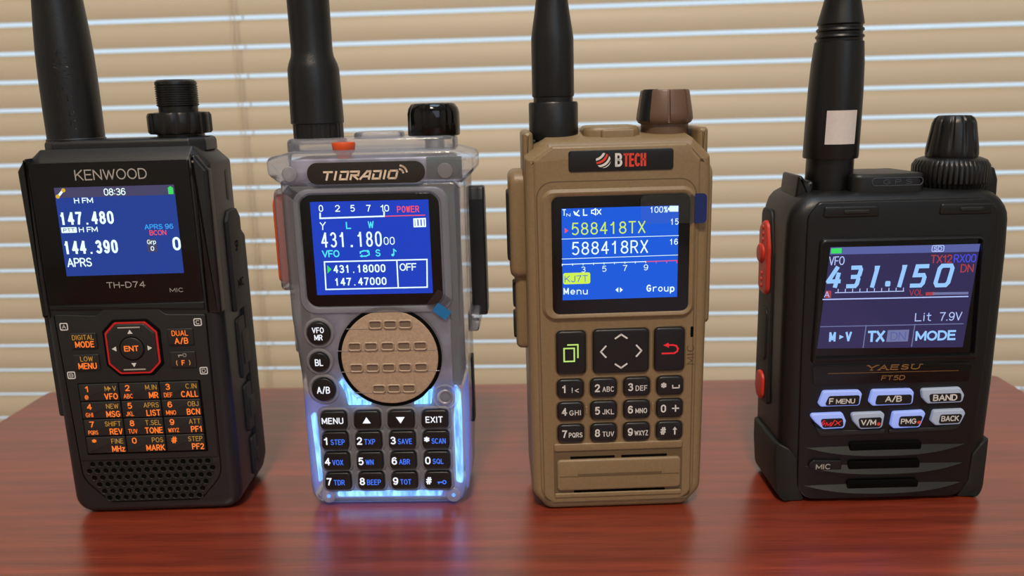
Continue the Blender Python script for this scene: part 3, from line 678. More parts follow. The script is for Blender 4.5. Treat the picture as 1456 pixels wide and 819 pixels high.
b.build('lettering', plate)
for cu in (-23.3, 23.2):
    b = MB(); b.slab(circ(cu, 108, 2.3), -0.75, 1, 'ring_clear', .2); b.build('screw_cover', H)
b = MB(); b.ring(rrect(-23.4, 24, 64.8, 103.4, 5), rrect(-21.3, 21.3, 67, 101.9, 4), -0.5, 1, 'case_clear', .4); b.build('screen_surround', H)
b = MB(); b.slab(rrect(-21.1, 20.9, 67.2, 101.6, 3.6), -0.35, 2, 'black_gloss', .2); b.build('display_glass', H)
b = MB(); b.box(-17.9, 17.85, 70.9, 99.6, -.38, 'lcd_blue'); lcd = b.build('display', H)
T = -.43; b = MB()
# crop coordinates of the display turned into millimetres once: u = -17.85+..., v = 99.57-...
def hx(x, y): return (-17.85+(x-265-(y-213)*0.066)*35.7/622, 99.57+(-(y-213)-(x-265)*0.018)*28.65/492)
def hb(x0, y0, x1, y1): a = hx(x0, y1); c = hx(x1, y1); d_ = hx(x0, y0); return (a[0], c[0], (a[1]+c[1])/2, d_[1]-(a[1]-c[1])/2)
for s, x0, x1 in (('0', 312, 335), ('2', 398, 424), ('5', 478, 502), ('7', 562, 586), ('10', 637, 682)): b.text(s, T, 'px_white', hb(x0, 228, x1, 263), .015)
p0, p1, p2, p3 = hx(318, 272), hx(318, 297), hx(655, 287), hx(655, 265)
b.stroke([p0, p1, p2, p3], .45, T, 'px_white')
b.mono('431.180', T, 'px_white', hb(318, 368, 652, 448), .0, .74)
b.mono('00', T, 'px_white', hb(652, 395, 716, 436), .0, .8)
b.mono('431.18000', T, 'px_white', hb(384, 541, 668, 584), .03, .82); b.mono('147.47000', T, 'px_white', hb(390, 610, 674, 652), .03, .82)
b.text('OFF', T, 'px_white', hb(740, 534, 830, 574), .02)
b.stroke([hx(338, 526), hx(884, 514), hx(888, 662), hx(345, 674)], .4, T, 'px_white', closed=True); b.stroke([hx(724, 518), hx(733, 664)], .4, T, 'px_white')
b.stroke([hx(318, 320), hx(331, 336), hx(344, 318)], .3, T, 'px_white'); b.stroke([hx(331, 336), hx(331, 355)], .3, T, 'px_white')
b.stroke([hx(812, 302), hx(871, 300), hx(873, 340), hx(814, 342)], .4, T, 'px_white', closed=True)
for xx in (826, 843, 860): b.stroke([hx(xx-2, 309), hx(xx, 334)], .62, T, 'px_white')
b.build('readout', lcd)
b = MB(); b.text('L', T, 'px_cyan', hb(455, 315, 482, 353), .03); b.text('W', T, 'px_cyan', hb(571, 312, 602, 349), .02); b.text('VFO', T, 'px_cyan', hb(327, 464, 420, 502), .03); b.text('S', T, 'px_cyan', hb(611, 460, 638, 498), .03)
b.stroke([hx(530, 480), hx(530, 474), hx(546, 468), hx(572, 468)], .4, T, 'px_cyan'); b.stroke([hx(576, 478), hx(577, 488), hx(560, 496), hx(534, 496)], .4, T, 'px_cyan'); b.flat([hx(566, 462), hx(580, 470), hx(566, 480)], T, 'px_cyan'); b.flat([hx(540, 486), hx(526, 496), hx(540, 503)], T, 'px_cyan')
b.stroke([hx(708, 488), hx(707, 460), hx(719, 470)], .35, T, 'px_cyan'); c0 = hx(702, 490); b.disc(c0[0], c0[1], .42, T, 'px_cyan')
b.build('mode_readout', lcd, label='cyan text')
b = MB(); b.mono('POWER', T, 'px_red', hb(722, 234, 842, 268), .02, .85); b.stroke([hx(660, 287), hx(868, 282)], .3, T, 'px_red'); b.build('power_readout', lcd, label='red text')
b = MB(); b.flat([hx(353, 544), hx(376, 566), hx(354, 588)], T, 'px_green'); b.build('pointer_icon', lcd, label='green triangle')
# speaker
sc_ = (3.35, 50.5)
b = MB(); b.slab(circ(sc_[0], sc_[1], 16.4, 64), -0.05, 2.6, 'deep_black', .2); b.slab(circ(sc_[0], sc_[1], 15.2, 64), -0.35, 1, 'speaker_beige', .3); spk = b.build('speaker', H)
for v_, us in ((61.2, (-.5, 4.15, 8.8)), (54.2, (-7.4, -2.25, 2.9, 8.05, 13.15)), (47.25, (-7.3, -2.2, 2.9, 8.0, 13.05)), (40.3, (-.6, 4.15, 8.9))):
    for u_ in us:
        b = MB(); b.ring(rrect(u_-2.15, u_+2.15, v_-1.4, v_+1.4, .8), rrect(u_-1.7, u_+1.7, v_-.95, v_+.95, .55), -.85, 0, 'speaker_beige', .2); b.box(u_-1.7, u_+1.7, v_-.95, v_+.95, -.42, 'speaker_slot'); b.build('speaker_slot', spk)
b = MB(); 
for v_, a0, a1 in ((59.9, -11, -3), (52.8, -14.5, 16.5), (45.9, -13.5, 17.5), (39, -10, 11)): b.slab(rrect(sc_[0]+a0-2, sc_[0]+a1-2, v_-.1, v_+.1, .05), -.5, 0, 'ring_clear', .05)
b.build('slot_ribs', spk)
# round keys
def hround(u_, v_, r_, texts):
    m = MB(); m.ring(circ(u_, v_, r_+1.25), circ(u_, v_, r_+.1), -.5, 1, 'ring_clear', .35); col_ = m.build('key_collar', H)
    m = MB(); m.slab(circ(u_, v_, r_), -1.1, 1, 'key_rubber', .35); o = m.build('key', H)
    t = MB()
    for s, dv, h_ in texts: t.word(s, -1.14, 'backlit_white', u_, v_+dv, h_, .02, 'c', .9)
    t.build('legend', o)
hround(-18.35, 58.7, 3.65, [('VFO', .25, 1.85), ('MR', -2.1, 1.85)]); hround(-18.8, 49.4, 3.1, [('BL', -1.1, 2.2)]); hround(-18.1, 40.3, 3.8, [('A/B', -1.15, 2.3)])
# light pipes, then plates added for the glow of the case edges
b = MB(); b.slab(rpoly([(-23.3, 31.6, .6), (-22.0, 31.6, .6), (-21.2, 9, .6), (-22.4, 8, .6)]), .5, 2.4, LE, .2); b.build('light_strip', H, label='blue glowing strip')
b = MB(); b.slab(rpoly([(22.4, 8, .8), (24.6, 7, .8), (25, 30, 1), (24.9, 38, 2), (22.6, 42, 1.5), (23.2, 37, 1), (22.4, 30, 1)]), .5, 2.4, LE, .2); b.build('light_strip', H, label='blue glowing strip')
b = MB(); b.slab(rrect(-16.6, 17.6, 3.0, 4.9, .8), .4, 2.4, LE, .2); b.build('light_strip', H, label='blue glowing strip')
b = MB(); b.slab(rpoly([(-13.4, 43, .5), (-12.2, 42.5, .5), (-8.8, 37.6, .4), (-2.4, 34.8, .3), (-10.8, 34.8, .6), (-11.4, 39, .5)]), -.1, 2.4, LE, .1); b.build('light_strip', H, label='blue glowing patch')
b = MB(); b.slab(rpoly([(9.4, 34.8, .3), (15.6, 34.8, .5), (16.4, 40.2, .6), (15.2, 39.6, .5), (12.6, 36.8, .4)]), -.1, 2.4, LE, .1); b.build('light_strip', H, label='blue glowing patch')
for pts_, pl_, nm_ in ((rrect(2.6, 24, 4, 33.5, 2), LEFT(-24.6), ''), (rrect(2.6, 24, 4, 38, 2), RIGHT(25.9), ''), (rrect(-21, 22, 3, 24, 2), TOP(1.9), '')):
    b = MB(); b.slab(pts_, 0, .5, 'edge_glow', 0, 0, pl_); b.build('glow_plate', H, label='dim blue glow plate added inside the edge')  # added glowing plates, standing in for strip light scattered in the case
for su, sv in ((-19.4, 3.6), (21.4, 3.5)):
    b = MB(); b.slab(circ(su, sv, 2.5), -.2, 1.5, 'ring_clear', .4); b.slab(circ(su, sv, .6), -.4, 0, 'led_soft', .2); b.build('screw_cover', H)
b = MB(); b.ring(circ(20.1, 37.0, 4.3), circ(20.1, 37.0, 3.4), -.3, 1, 'case_clear', .3); b.ring(circ(20.1, 37.0, 2.6), circ(20.1, 37, 1.6), -.2, 1.2, 'chassis', .3); b.slab(circ(20.1, 37, 1.4), .2, 1.2, 'chassis', .3); b.build('microphone_ring', H)
# keypad
hk = [[('MENU', ''), ('^', ''), ('v', ''), ('EXIT', '')], [('1', 'STEP'), ('2', 'TXP'), ('3', 'SAVE'), ('*', 'SCAN')], [('4', 'VOX'), ('5', 'WN'), ('6', 'ABR'), ('0', 'SQL')], [('7', 'TDR'), ('8', 'BEEP'), ('9', 'TOT'), ('#', 'key')]]
b = MB(); b.slab(rrect(-21.0, 22.0, 5.2, 34.0, 2), .2, 1.5, 'ring_clear', .2); b.build('key_tray', H)
for r_, row in enumerate(hk):
    for c_, (m1, m2) in enumerate(row):
        a0 = -20.2+c_*10.78; a1 = a0+8.75; b1 = 33.1-r_*6.98; b0 = b1-6.05
        ch = rpoly([(a0, b0, 1.6), (a1-.4, b0, 1.9), (a1, b0+1.2, 1.6), (a1, b1-1.2, 1.6), (a1-.6, b1, 1.8), (a0+.5, b1, 1.8)])
        m = MB(); m.ring(inset(ch, -.95), inset(ch, -.1), -.45, 1, 'ring_clear', .35); m.build('key_collar', H)
        m = MB(); m.slab(ch, -1.3, 1, 'key_rubber', .5); o = m.build('key', H)
        t = MB(); kz = -1.34; cm = (a0+a1)/2; cv = (b0+b1)/2
        if m1 == '^': t.flat([(cm-1.3, cv-1.0), (cm+1.3, cv-1.0), (cm, cv+1.1)], kz, 'backlit_white')
        elif m1 == 'v': t.flat([(cm-1.4, cv+1.0), (cm, cv-1.2), (cm+1.4, cv+1.0)], kz, 'backlit_white')
        elif not m2: t.text(m1, kz, 'backlit_white', (cm-3.55, cm+3.35, cv-1.1, cv+1.05) if m1 == 'MENU' else (cm-2.8, cm+2.7, cv-1.1, cv+1.05), .025, gap=.3)
        else:
            t.word(m1, kz, 'backlit_white', a0+1.65, cv-1.25+(-.7 if m1 == '*' else 0), 2.6 if m1 != '*' else 3.2, .035, 'c', 1.05)
            if m2 == 'key': t.stroke([(a0+4.6, cv-.5), (a0+6, cv-.5)], .4, kz, 'backlit_blue'); t.stroke([(a0+4.8, cv-.5), (a0+4.8, cv-1)], .3, kz, 'backlit_blue'); t.stroke(circ(a0+6.6, cv-.5, .55, 12), .3, kz, 'backlit_blue', closed=True)
            else: t.text(m2, kz, 'backlit_blue', (a0+3.15, a0+3.75+.98*len(m2), cv-1.2, cv+.65), .01, gap=.3)
        t.build('legend', o)
# film tab on the screen corner
def rot(pts, a, cu, cv): return [(cu+x*math.cos(a)-y*math.sin(a), cv+x*math.sin(a)+y*math.cos(a)) for x, y in pts]
b = MB(); b.slab(rot(rrect(-2.4, 2.6, -3.4, 3.0, .3), math.radians(-38), 19.6, 68.3), -.75, -.68, 'film_clear'); film = b.build('protective_film', H)
b = MB(); b.slab(rot(rrect(-2.4, 2.6, -3.4, -0.2, .3), math.radians(-38), 21.4, 66.6), -.86, -.78, 'blue_film'); b.build('film_tab', film, label='blue pull tab')
# orange talk button, side cover
b = MB(); b.slab(rpoly([(5, 71, 2), (19, 71, 2), (19, 103, 3), (5, 103, 3)]), -3.6, 1, 'case_clear', 1.2, 0, LEFT(-27.2)); b.slab(rpoly([(6, 50, 2), (19, 50, 2), (19, 68, 3), (6, 68, 3)]), -1.6, 1, 'case_clear', 1, 0, LEFT(-26.6)); b.build('button_guard', H)
b = MB(); b.slab(rpoly([(6, 73.5, 2), (18, 73.5, 2), (18, 100.5, 3), (6, 100.5, 3)]), -4.4, 1, 'orange_plastic', 1, 0, LEFT(-27.2)); b.build('talk_button', H, label='orange talk button')
b = MB(); b.slab(rpoly([(19, 58.5, 1), (28, 58.5, 2), (28, 76, 1), (27.5, 97, 1), (25.5, 101, 1), (20.5, 101, 1), (19, 97, 1)]), -4.0, 1, 'black_plastic', .8, 0, RIGHT(29.2)); b.build('belt_clip', H)
b = MB(); b.slab(rpoly([(8, 56, 1), (25, 56, 2), (25, 62, 1), (8, 62, 1)]), -2.4, 1, 'case_clear', 1, 0, RIGHT(28.6)); b.build('side_cover', H)
b = MB(); b.slab(rpoly([(16, 22, 1), (22, 22, 1), (22, 45, 1), (16, 45, 1)]), -.5, 1, 'black_rubber', .3, 0, RIGHT(27.3)); b.build('port_cover', H)
# top
b = MB(); b.lathe([(2.2, 109.5), (2.2, 113), (3.2, 114.2), (3.6, 116.2), (3.4, 116.7), (.5, 116.8)], -8.0, 6.2, 'orange_plastic', 32); b.build('alarm_button', H, label='orange button')
b = MB(); b.lathe([(8.6, 116.2), (8.6, 117.4), (7.2, 117.6)], -17.6, 15, 'ring_clear', 40); b.lathe([(7, 117.2), (7.65, 117.5), (7.65, 122.4), (7, 122.6)], -17.6, 15, 'black_satin', 120, lambda t, v, r: 1+.012*math.cos(30*t+v*9)); b.build('antenna_nut', H)
b = MB(); b.lathe([(7.9, 122.3), (8.15, 122.5), (8.1, 126), (7.95, 132), (7.8, 138.6), (7.4, 140.2), (6.5, 142.4), (6.25, 144), (6.3, 152), (6.35, 170), (6.3, 200), (5.9, 245), (4, 249), (.5, 249.5)], -17.7, 15, 'antenna_rubber', 56, lean=-.004); b.build('antenna', H)
b = MB(); b.lathe([(3, 113.5), (3, 117)], 18.6, 15, 'metal', 24); b.lathe([(5.4, 116.6), (5.6, 117.6), (7.8, 117.7), (8.1, 118.2), (8.05, 124.5), (7.7, 126.0), (6.8, 127.3), (6, 127.6), (.5, 127.7)], 18.6, 15, 'black_gloss', 112, lambda t, v, r: 1-(.05 if math.cos(7*t-.4) > .86 and 118.3 < v < 127 else 0)); b.build('volume_knob', H)

# ================================================================== tan radio
Bt = radio_root('tan brown two-way radio with black rubber keys and a tan knob, third from left', 32.24, 244.42, 0.0194)
def b_top(p):
    u, d, v = p
    if v > 108: v += 3.0*sst((d-2)/5)*sst((v-108)/5)
    return (u, d, v)
b = MB()
bo = rpoly([(-22.5, 0, 4), (21.2, 0, 4), (26.2, 5.5, 5), (26.6, 45, 2), (27.2, 104, 2), (26.8, 110.5, 1), (21.5, 115.6, 1), (-20.8, 115.6, 1), (-27.6, 111.2, 1), (-27.8, 104, 2), (-27.6, 45, 2), (-27.4, 5.8, 5)])
b.slab(bo, 0.6, 31, 'tan_plastic', 2.6, 3, fn=b_top, n=5); b.build('body', Bt)
# front plate with cut corners, standing a little proud
b = MB(); b.slab(rpoly([(-24.8, 2.4, 6), (-10, 2.3, 1), (23.6, 2.4, 6), (23.6, 110, 1), (19.6, 114.6, 1), (-19.6, 114.6, 1), (-25.2, 110.6, 1)]), 0.0, 3, 'tan_plastic', 1.0); b.build('front_plate', Bt)
b = MB(); o1 = rpoly([(-23.8, 3, 2), (22.6, 3, 2), (22.6, 104.6, 5), (-24.6, 104.6, 5)]); b.ring(o1, inset(o1, .35), -0.04, 1, 'tan_dark', .03); b.build('seam_line', Bt)
b = MB(); b.slab(rrect(-15.0, 15.5, 107.1, 113.2, .9), -0.3, 1, 'black_satin', .15); plate = b.build('badge', Bt)
kk = -.34
b = MB(); b.text('B', kk, 'white_ink', (-1.5, .6, 108.3, 112.2), .035); b.build('lettering', plate, label='white letter')
b = MB(); b.text('TECH', kk, 'red_ink', (.9, 7.5, 108.2, 112.1), .03, gap=.42); b.build('lettering', plate, label='red letters')
b = MB()
bc = (-4.9, 110.2); br_ = 2.15
def arc_band(mb, cu, cv, R, off, wd, mat):
    # curved stripe of a tilted globe, clipped to its disc
    n = 14; a_ = []; c_ = []
    for i in range(n+1):
        x = -1+2*i/n
        for lst, o in ((a_, off-wd/2), (c_, off+wd/2)):
            y = o+0.35*(x*x-.5); m_ = math.hypot(x, y); s = min(1, 1/m_) if m_ > 0 else 1
            xx, yy = x*s, y*s; t = math.radians(38); lst.append((cu+R*(xx*math.cos(t)-yy*math.sin(t)), cv+R*(xx*math.sin(t)+yy*math.cos(t))))
    for i in range(n):
        mb.flat([a_[i], a_[i+1], c_[i+1], c_[i]], kk, mat)
for off, mt in ((.72, 'white_ink'), (.18, 'red_ink'), (-.36, 'white_ink'), (-.86, 'white_ink')): arc_band(b, bc[0], bc[1], br_, off, .32, mt)
b.build('globe_emblem', plate)
# screen
o1 = rrect(-23.3, 22.5, 62.7, 102.2, 4); o2 = rrect(-20.2, 20.6, 64.7, 100.1, 2.2)
b = MB(); b.loft([[(x, 1, z) for x, z in o1], [(x, -0.2, z) for x, z in o1], [(x, -1.0, z) for x, z in inset(o1, .9)], [(x, -1.0, z) for x, z in inset(o2, -.8)], [(x, -.5, z) for x, z in o2], [(x, 1, z) for x, z in o2]], 'tan_plastic', False, False); b.build('screen_bezel', Bt)
b = MB(); b.slab(rrect(-20.3, 20.7, 64.6, 100.2, 2.2), -0.5, 2, 'black_gloss', .15); b.build('display_glass', Bt)
b = MB(); b.box(-17.2, 17.2, 69.05, 96.6, -.53, 'lcd_azure'); lcd = b.build('display', Bt)
T = -.58
def bx(x, y): return (-17.2+(x-352)*34.4/587, 96.6-(y-235+(x-352)*0.026)*27.55/463)
def bb(x0, y0, x1, y1): a = bx(x0, y1); c = bx(x1, y1); d_ = bx(x0, y0); e_ = (a[1]-c[1])/2; return (a[0], c[0], a[1]-e_, d_[1]-e_)
b = MB()
b.text('T', T, 'px_white', bb(356, 238, 374, 270), .01); b.text('N', T, 'px_white', bb(376, 258, 396, 274), .02); b.text('L', T, 'px_white', bb(459, 236, 482, 270), .03)
b.stroke([bx(414, 250), bx(420, 264), bx(440, 270)], .35, T, 'px_white'); b.stroke([bx(424, 262), bx(438, 244)], .3, T, 'px_white'); b.stroke([bx(414, 250), bx(436, 268)], .3, T, 'px_white')
b.stroke([bx(502, 243), bx(510, 243), bx(522, 235), bx(522, 266), bx(510, 258), bx(502, 258)], .28, T, 'px_white', closed=True)
b.stroke([bx(530, 240), bx(548, 262)], .3, T, 'px_white'); b.stroke([bx(530, 262), bx(548, 240)], .3, T, 'px_white')
b.mono('100%', T, 'px_white', bb(792, 225, 886, 256), .01, .84)
b.flat([bx(892, 222), bx(937, 222), bx(937, 251), bx(892, 251)], T, 'px_white'); b.flat([bx(884, 231), bx(892, 231), bx(892, 244), bx(884, 244)], T, 'px_white')
b.mono('15', T, 'px_white', bb(895, 285, 942, 316), .01, .8); b.mono('16', T, 'px_white', bb(893, 386, 940, 416), .01, .8)
b.mono('588418RX', T, 'px_white', bb(395, 396, 792, 462), -.004, .78)
b.stroke([bx(352, 386), bx(940, 370)], .16, T, 'px_white'); b.stroke([bx(352, 486), bx(938, 468)], .16, T, 'px_white'); b.stroke([bx(352, 514), bx(775, 501)], .22, T, 'px_white')
for i, s in enumerate(('', '', '3', '', '5', '', '7', '', '9')):
    x = 352+i*53; y = 512-i*1.6; b.stroke([bx(x, y), bx(x, y+8)], .2, T, 'px_white')
    if s: b.text(s, T, 'px_white', bb(x-10, y+16, x+12, y+46), .0)
for s, x0, x1, y1 in (('M', 357, 384, 668), ('e', 392, 416, 668), ('n', 424, 448, 668), ('u', 456, 480, 668)): b.text(s, T, 'px_white', bb(x0, y1-(34 if s == 'M' else 25), x1, y1), .035)
for s, x0, x1, h_, dn in (('G', 781, 806, 36, 0), ('r', 814, 834, 26, 0), ('o', 841, 864, 26, 0), ('u', 871, 894, 26, 0), ('p', 901, 925, 26, 10)): b.text(s, T, 'px_white', bb(x0, 655-h_, x1, 655+dn), .035)
b.flat([bx(637, 632), bx(637, 658), bx(622, 645)], T, 'px_white'); b.flat([bx(645, 632), bx(645, 658), bx(660, 645)], T, 'px_white')
b.build('readout', lcd)
b = MB(); b.mono('588418TX', T, 'px_lime', bb(395, 300, 778, 362), -.004, .78); b.build('channel_readout', lcd, label='yellow green text')
b = MB(); b.flat([bx(367, 330), bx(385, 344), bx(367, 357)], T, 'px_red'); b.stroke([bx(776, 501), bx(935, 496)], .24, T, 'px_red')
for x in (829, 882, 934): b.stroke([bx(x, 498), bx(x, 507)], .22, T, 'px_red')
b.build('pointer_icon', lcd, label='red marks')
a_ = bb(356, 556, 494, 614)
b = MB(); b.flat(rrect(a_[0], a_[1], a_[2], a_[3], .6), T+.02, 'px_lime'); b.text('KJ7T', T-.02, 'lcd_azure', bb(363, 570, 482, 604), -.002); b.build('callsign_box', lcd, label='yellow box')
# keys
def bkey(a0, a1, b0, b1, r, draw):
    cm, cv = (a0+a1)/2, (b0+b1)/2
    m = MB(); m.ring(rrect(a0-.45, a1+.45, b0-.45, b1+.45, r+.4), rrect(a0, a1, b0, b1, r), -.12, .5, 'tan_dark', .1); m.build('key_recess', Bt)
    m = MB(); m.slab(rrect(a0, a1, b0, b1, r), -0.9, 1, 'key_rubber', .6); o = m.build('key', Bt)
    t = MB(); draw(t, cm, cv, -.94, a0, a1); t.build('legend', o); return o
def d_menu(t, cu, cv, z, a0, a1):
    t.stroke([(cu-2.2, cv-2.6), (cu+.9, cv-2.6), (cu+.9, cv+1.5), (cu-2.2, cv+1.5)], .45, z, 'backlit_green', closed=True)
    t.stroke([(cu-1.0, cv+2.6), (cu+2.0, cv+2.6), (cu+2.0, cv-1.4)], .45, z, 'backlit_green')
bkey(-19.3, -10.3, 45.8, 59.4, 1.5, d_menu)
def d_nav(t, cu, cv, z, a0, a1):
    for s in (1, -1):
        t.stroke([(cu-1.7, cv+s*4.1), (cu, cv+s*5.3), (cu+1.7, cv+s*4.1)], .5, z, 'white_ink'); t.stroke([(cu+s*4.7, cv-1.7), (cu+s*6.2, cv), (cu+s*4.7, cv+1.7)], .5, z, 'white_ink')
bkey(-8.2, 8.9, 45.8, 59.6, 1.5, d_nav)
def d_back(t, cu, cv, z, a0, a1):
    t.stroke([(cu-2.2, cv-1.2), (cu+1.4, cv-1.2), (cu+2.3, cv-.6), (cu+2.5, cv+.2), (cu+2.0, cv+1.1), (cu+1.0, cv+1.4), (cu-.4, cv+1.4)], .5, z, 'backlit_red')
    t.flat([(cu-.4, cv+2.2), (cu-2.0, cv+1.4), (cu-.2, cv+.6)], z, 'backlit_red')
bkey(10.5, 19.8, 45.9, 59.6, 1.5, d_back)
bk = [[('1', '!<'), ('2', 'ABC'), ('3', 'DEF'), ('*', '_')], [('4', 'GHI'), ('5', 'JKL'), ('6', 'MNO'), ('0', '+')], [('7', 'PQRS'), ('8', 'TUV'), ('9', 'WXYZ'), ('#', 'up')]]
for r_, row in enumerate(bk):
    for c_, (m1, m2) in enumerate(row):
        a0 = -19.3+c_*10.22; b1 = 44.1-r_*7.35
        def dr(t, cu, cv, z, a0, a1, m1=m1, m2=m2):
            t.word(m1, z, 'white_ink', a0+2.15, cv-1.25+(-.7 if m1 == '*' else 0), 2.55 if m1 != '*' else 3.1, .035)
            if m2 == '_': t.stroke([(a0+4.9, cv+.1), (a0+4.9, cv-.7), (a0+6.9, cv-.7), (a0+6.9, cv+.1)], .35, z, 'white_ink')
            elif m2 == '+': t.stroke([(a0+5.0, cv), (a0+6.8, cv)], .4, z, 'white_ink'); t.stroke([(a0+5.9, cv-.9), (a0+5.9, cv+.9)], .4, z, 'white_ink')
            elif m2 == 'up': t.stroke([(a0+5.8, cv-1.1), (a0+5.8, cv+.6)], .4, z, 'white_ink'); t.flat([(a0+5.1, cv+.3), (a0+6.5, cv+.3), (a0+5.8, cv+1.3)], z, 'white_ink')
            else: t.text(m2, z, 'white_ink', {2: (a0+4.4, a0+6.7), 3: (a0+3.7, a0+7.3), 4: (a0+3.45, a0+7.7)}[len(m2)]+(cv-1.25, cv+.45), .015, gap=.32)
        bkey(a0, a0+8.25, b1-6.0, b1, 1.7, dr)
for cu, cv in ((-10.2, 33.7), (10.35, 34.2)):
    b = MB(); b.slab(rrect(cu-.35, cu+.35, cv-1.3, cv+1.3, .3), -.3, 1, 'tan_plastic', .2); b.build('braille_ridge', Bt)
# lower grille
b = MB(); b.slab(rrect(-20.6, 19.9, 4.6, 23.0, 1), -.05, 1, 'tan_dark', .04); b.slab(rrect(-20.5, 19.8, 20.3, 23, .8), -.5, 1, 'tan_plastic', .5); b.slab(rrect(-20.5, 19.8, 4.6, 6.2, .6), -.4, 1, 'tan_plastic', .4); b.build('grille_recess', Bt)
b = MB(); b.slab(rrect(-19.6, 19.3, 7.2, 17.6, 1.2), -.9, 1, 'tan_plastic', .7); gp = b.build('speaker_grille', Bt)
b = MB(); b.slab(rrect(-19, 18.7, 11.9, 12.3, .1), -.93, 0, 'tan_dark', .02); b.slab(rrect(-13.2, 13.3, 12.0, 13.0, .1), -.95, 0, 'tan_dark', .02); b.build('grille_step', gp)
b = MB()
for a0, a1, c0, c1 in ((-15.4, -1.4, 17.7, 18.5), (.6, 15, 17.7, 18.5), (-14.4, 14.5, 6.2, 7.0)): b.slab(rrect(a0, a1, c0, c1, .3), -.12, 1, 'deep_black', .02)
b.build('sound_slot', Bt)
b = MB(); b.slab(rrect(21.6, 22.5, 56.2, 59.6, .4), -.06, 1, 'deep_black', .02); b.build('microphone_hole', Bt)
b = MB(); vs, fs = glyphs('MIC', .01, 0); x1 = max(p[0] for p in vs); b.add([(22.7-y*2.0, -.05, 47.6+x*6/x1) for x, y in vs], fs, 'tan_ink'); b.build('lettering', Bt)
# film tab
b = MB(); b.slab(rrect(5.9, 22.2, 91.4, 99.9, 1.4), -1.12, -1.06, 'film_clear'); film = b.build('protective_film', Bt)
b = MB(); b.slab(rpoly([(21.8, 91.3, .2), (25.3, 91.3, 1.2), (25.3, 100, 1.2), (21.8, 100, .2)]), -1.24, -1.14, 'navy_film'); b.build('film_tab', film, label='dark blue pull tab')
# sides
b = MB(); b.slab(rpoly([(8, 74, 3), (24, 74, 3), (25, 107, 4), (8, 107, 4)]), -4.4, 1, 'tan_plastic', 2.2, 0, LEFT(-28)); b.slab(rpoly([(10, 51, 2), (23, 51, 3), (23, 76, 2), (10, 76, 2)]), -3.0, 1, 'tan_plastic', 1.8, 0, LEFT(-28)); b.build('button_guard', Bt)
b = MB(); b.slab(rpoly([(9.5, 79.5, 1), (20, 79.5, 2), (20, 101, 2), (9.5, 101, 1)]), -5.1, 1, 'black_rubber', .8, 0, LEFT(-28)); b.build('talk_button', Bt)
b = MB(); b.slab(rrect(12, 20, 54, 62, 1.5), -3.7, 1, 'black_rubber', .6, 0, LEFT(-28)); b.slab(rrect(12, 20, 64, 72, 1.5), -3.7, 1, 'black_rubber', .6, 0, LEFT(-28)); b.build('side_key', Bt)
b = MB(); b.slab(rpoly([(4.5, 59, 2), (27, 59, 2), (27, 108, 4), (4.5, 108, 4)]), -1.5, 1, 'tan_plastic', 1.2, 0, RIGHT(27)); b.build('side_cover', Bt)
# top
for s, nm in ((-1, 0), (1, 0)):
    b = MB(); u0 = -28.0 if s < 0 else 24.0
    b.slab(rrect(u0, u0+3.2, 105, 118.7, 1.2), 6, 27, 'tan_plastic', 1.5, 1.5); b.build('corner_guard', Bt)
b = MB(); b.slab(rrect(-9.5, 7.5, 8, 25, 4), 0, 4, 'tan_plastic', 1.6, 0, TOP(119.6)); b.slab(rrect(-4.5, 5.5, 6.5, 9, .8), 0, 3, 'tan_plastic', .4, 0, TOP(118.6)); b.build('top_plate', Bt)
b = MB(); b.lathe([(7.4, 116), (7.5, 118.2), (7.5, 126.5), (7.2, 127.0), (6.0, 127.05), (6.0, 128.7)], -17.9, 17, 'antenna_rubber', 48); b.build('antenna_collar', Bt)
b = MB(); b.lathe([(5.9, 128.4), (6.3, 128.6), (6.4, 129), (6.35, 145.5), (6.1, 147.5), (5.3, 152.5), (4.75, 156.5), (4.5, 165), (4.3, 190), (3.9, 240), (2.6, 246), (.4, 247)], -17.9, 17, 'antenna_rubber', 48); b.build('antenna', Bt)
b = MB(); b.lathe([(7.2, 116.5), (7.2, 119.6), (8.0, 120.0), (8.6, 121.0), (8.4, 123), (7.4, 129.2), (7.1, 129.7), (6.4, 129.8), (.5, 129.8)], 16.2, 17, 'brown_knob', 288, lambda t, v, r: 1-(.09 if math.cos(8*t+.3) > .955 and 120.4 < v < 129.75 else 0)); knob = b.build('volume_knob', Bt)
b = MB()
tt = [math.radians(x) for x in range(196, 232, 4)]
b.loft([[(16.2+rr*math.cos(t), 17+rr*math.sin(t), vv) for vv, rr in ((120.6, 8.75), (129.0, 7.65), (129.95, 7.1), (129.95, 4), (120.6, 4))] for t in tt], 'black_satin'); b.build('pointer_insert', knob, label='black insert')

# ================================================================== black radio with orange side buttons (rightmost)
Y_ = radio_root('wide black two-way radio with orange-red side buttons and blue-lit silver keys, rightmost', 116.12, 245.27, -0.0011)
def y_top(p):
    u, d, v = p
    if v > 88: v += 2.2*sst((d-3)/8)*sst((v-88)/8)-1.5*sst((d-22)/6)*sst((v-92)/6)
    if v < 30 and abs(u) > 28: pass
    return (u, d, v)
b = MB()
yo = rpoly([(-32.2, 0, 8), (32.4, 0, 8), (33.4, 40, 20), (33.5, 80, 6), (32.9, 98, 9), (-32.9, 98, 9), (-33.4, 80, 6), (-33.0, 40, 20)])
b.slab(yo, 0.6, 29, 'jet_plastic', 4.5, 3, fn=y_top, n=7); b.build('body', Y_)
b = MB(); b.slab(rpoly([(-27, 1, 6), (27, 1, 6), (28.8, 50, 20), (28.6, 92, 4), (25, 96.2, 2), (-25, 96.2, 2), (-28.2, 92, 4), (-28.0, 50, 20)]), 0.0, 2, 'jet_satin', .5); b.build('front_plate', Y_)
b = MB()
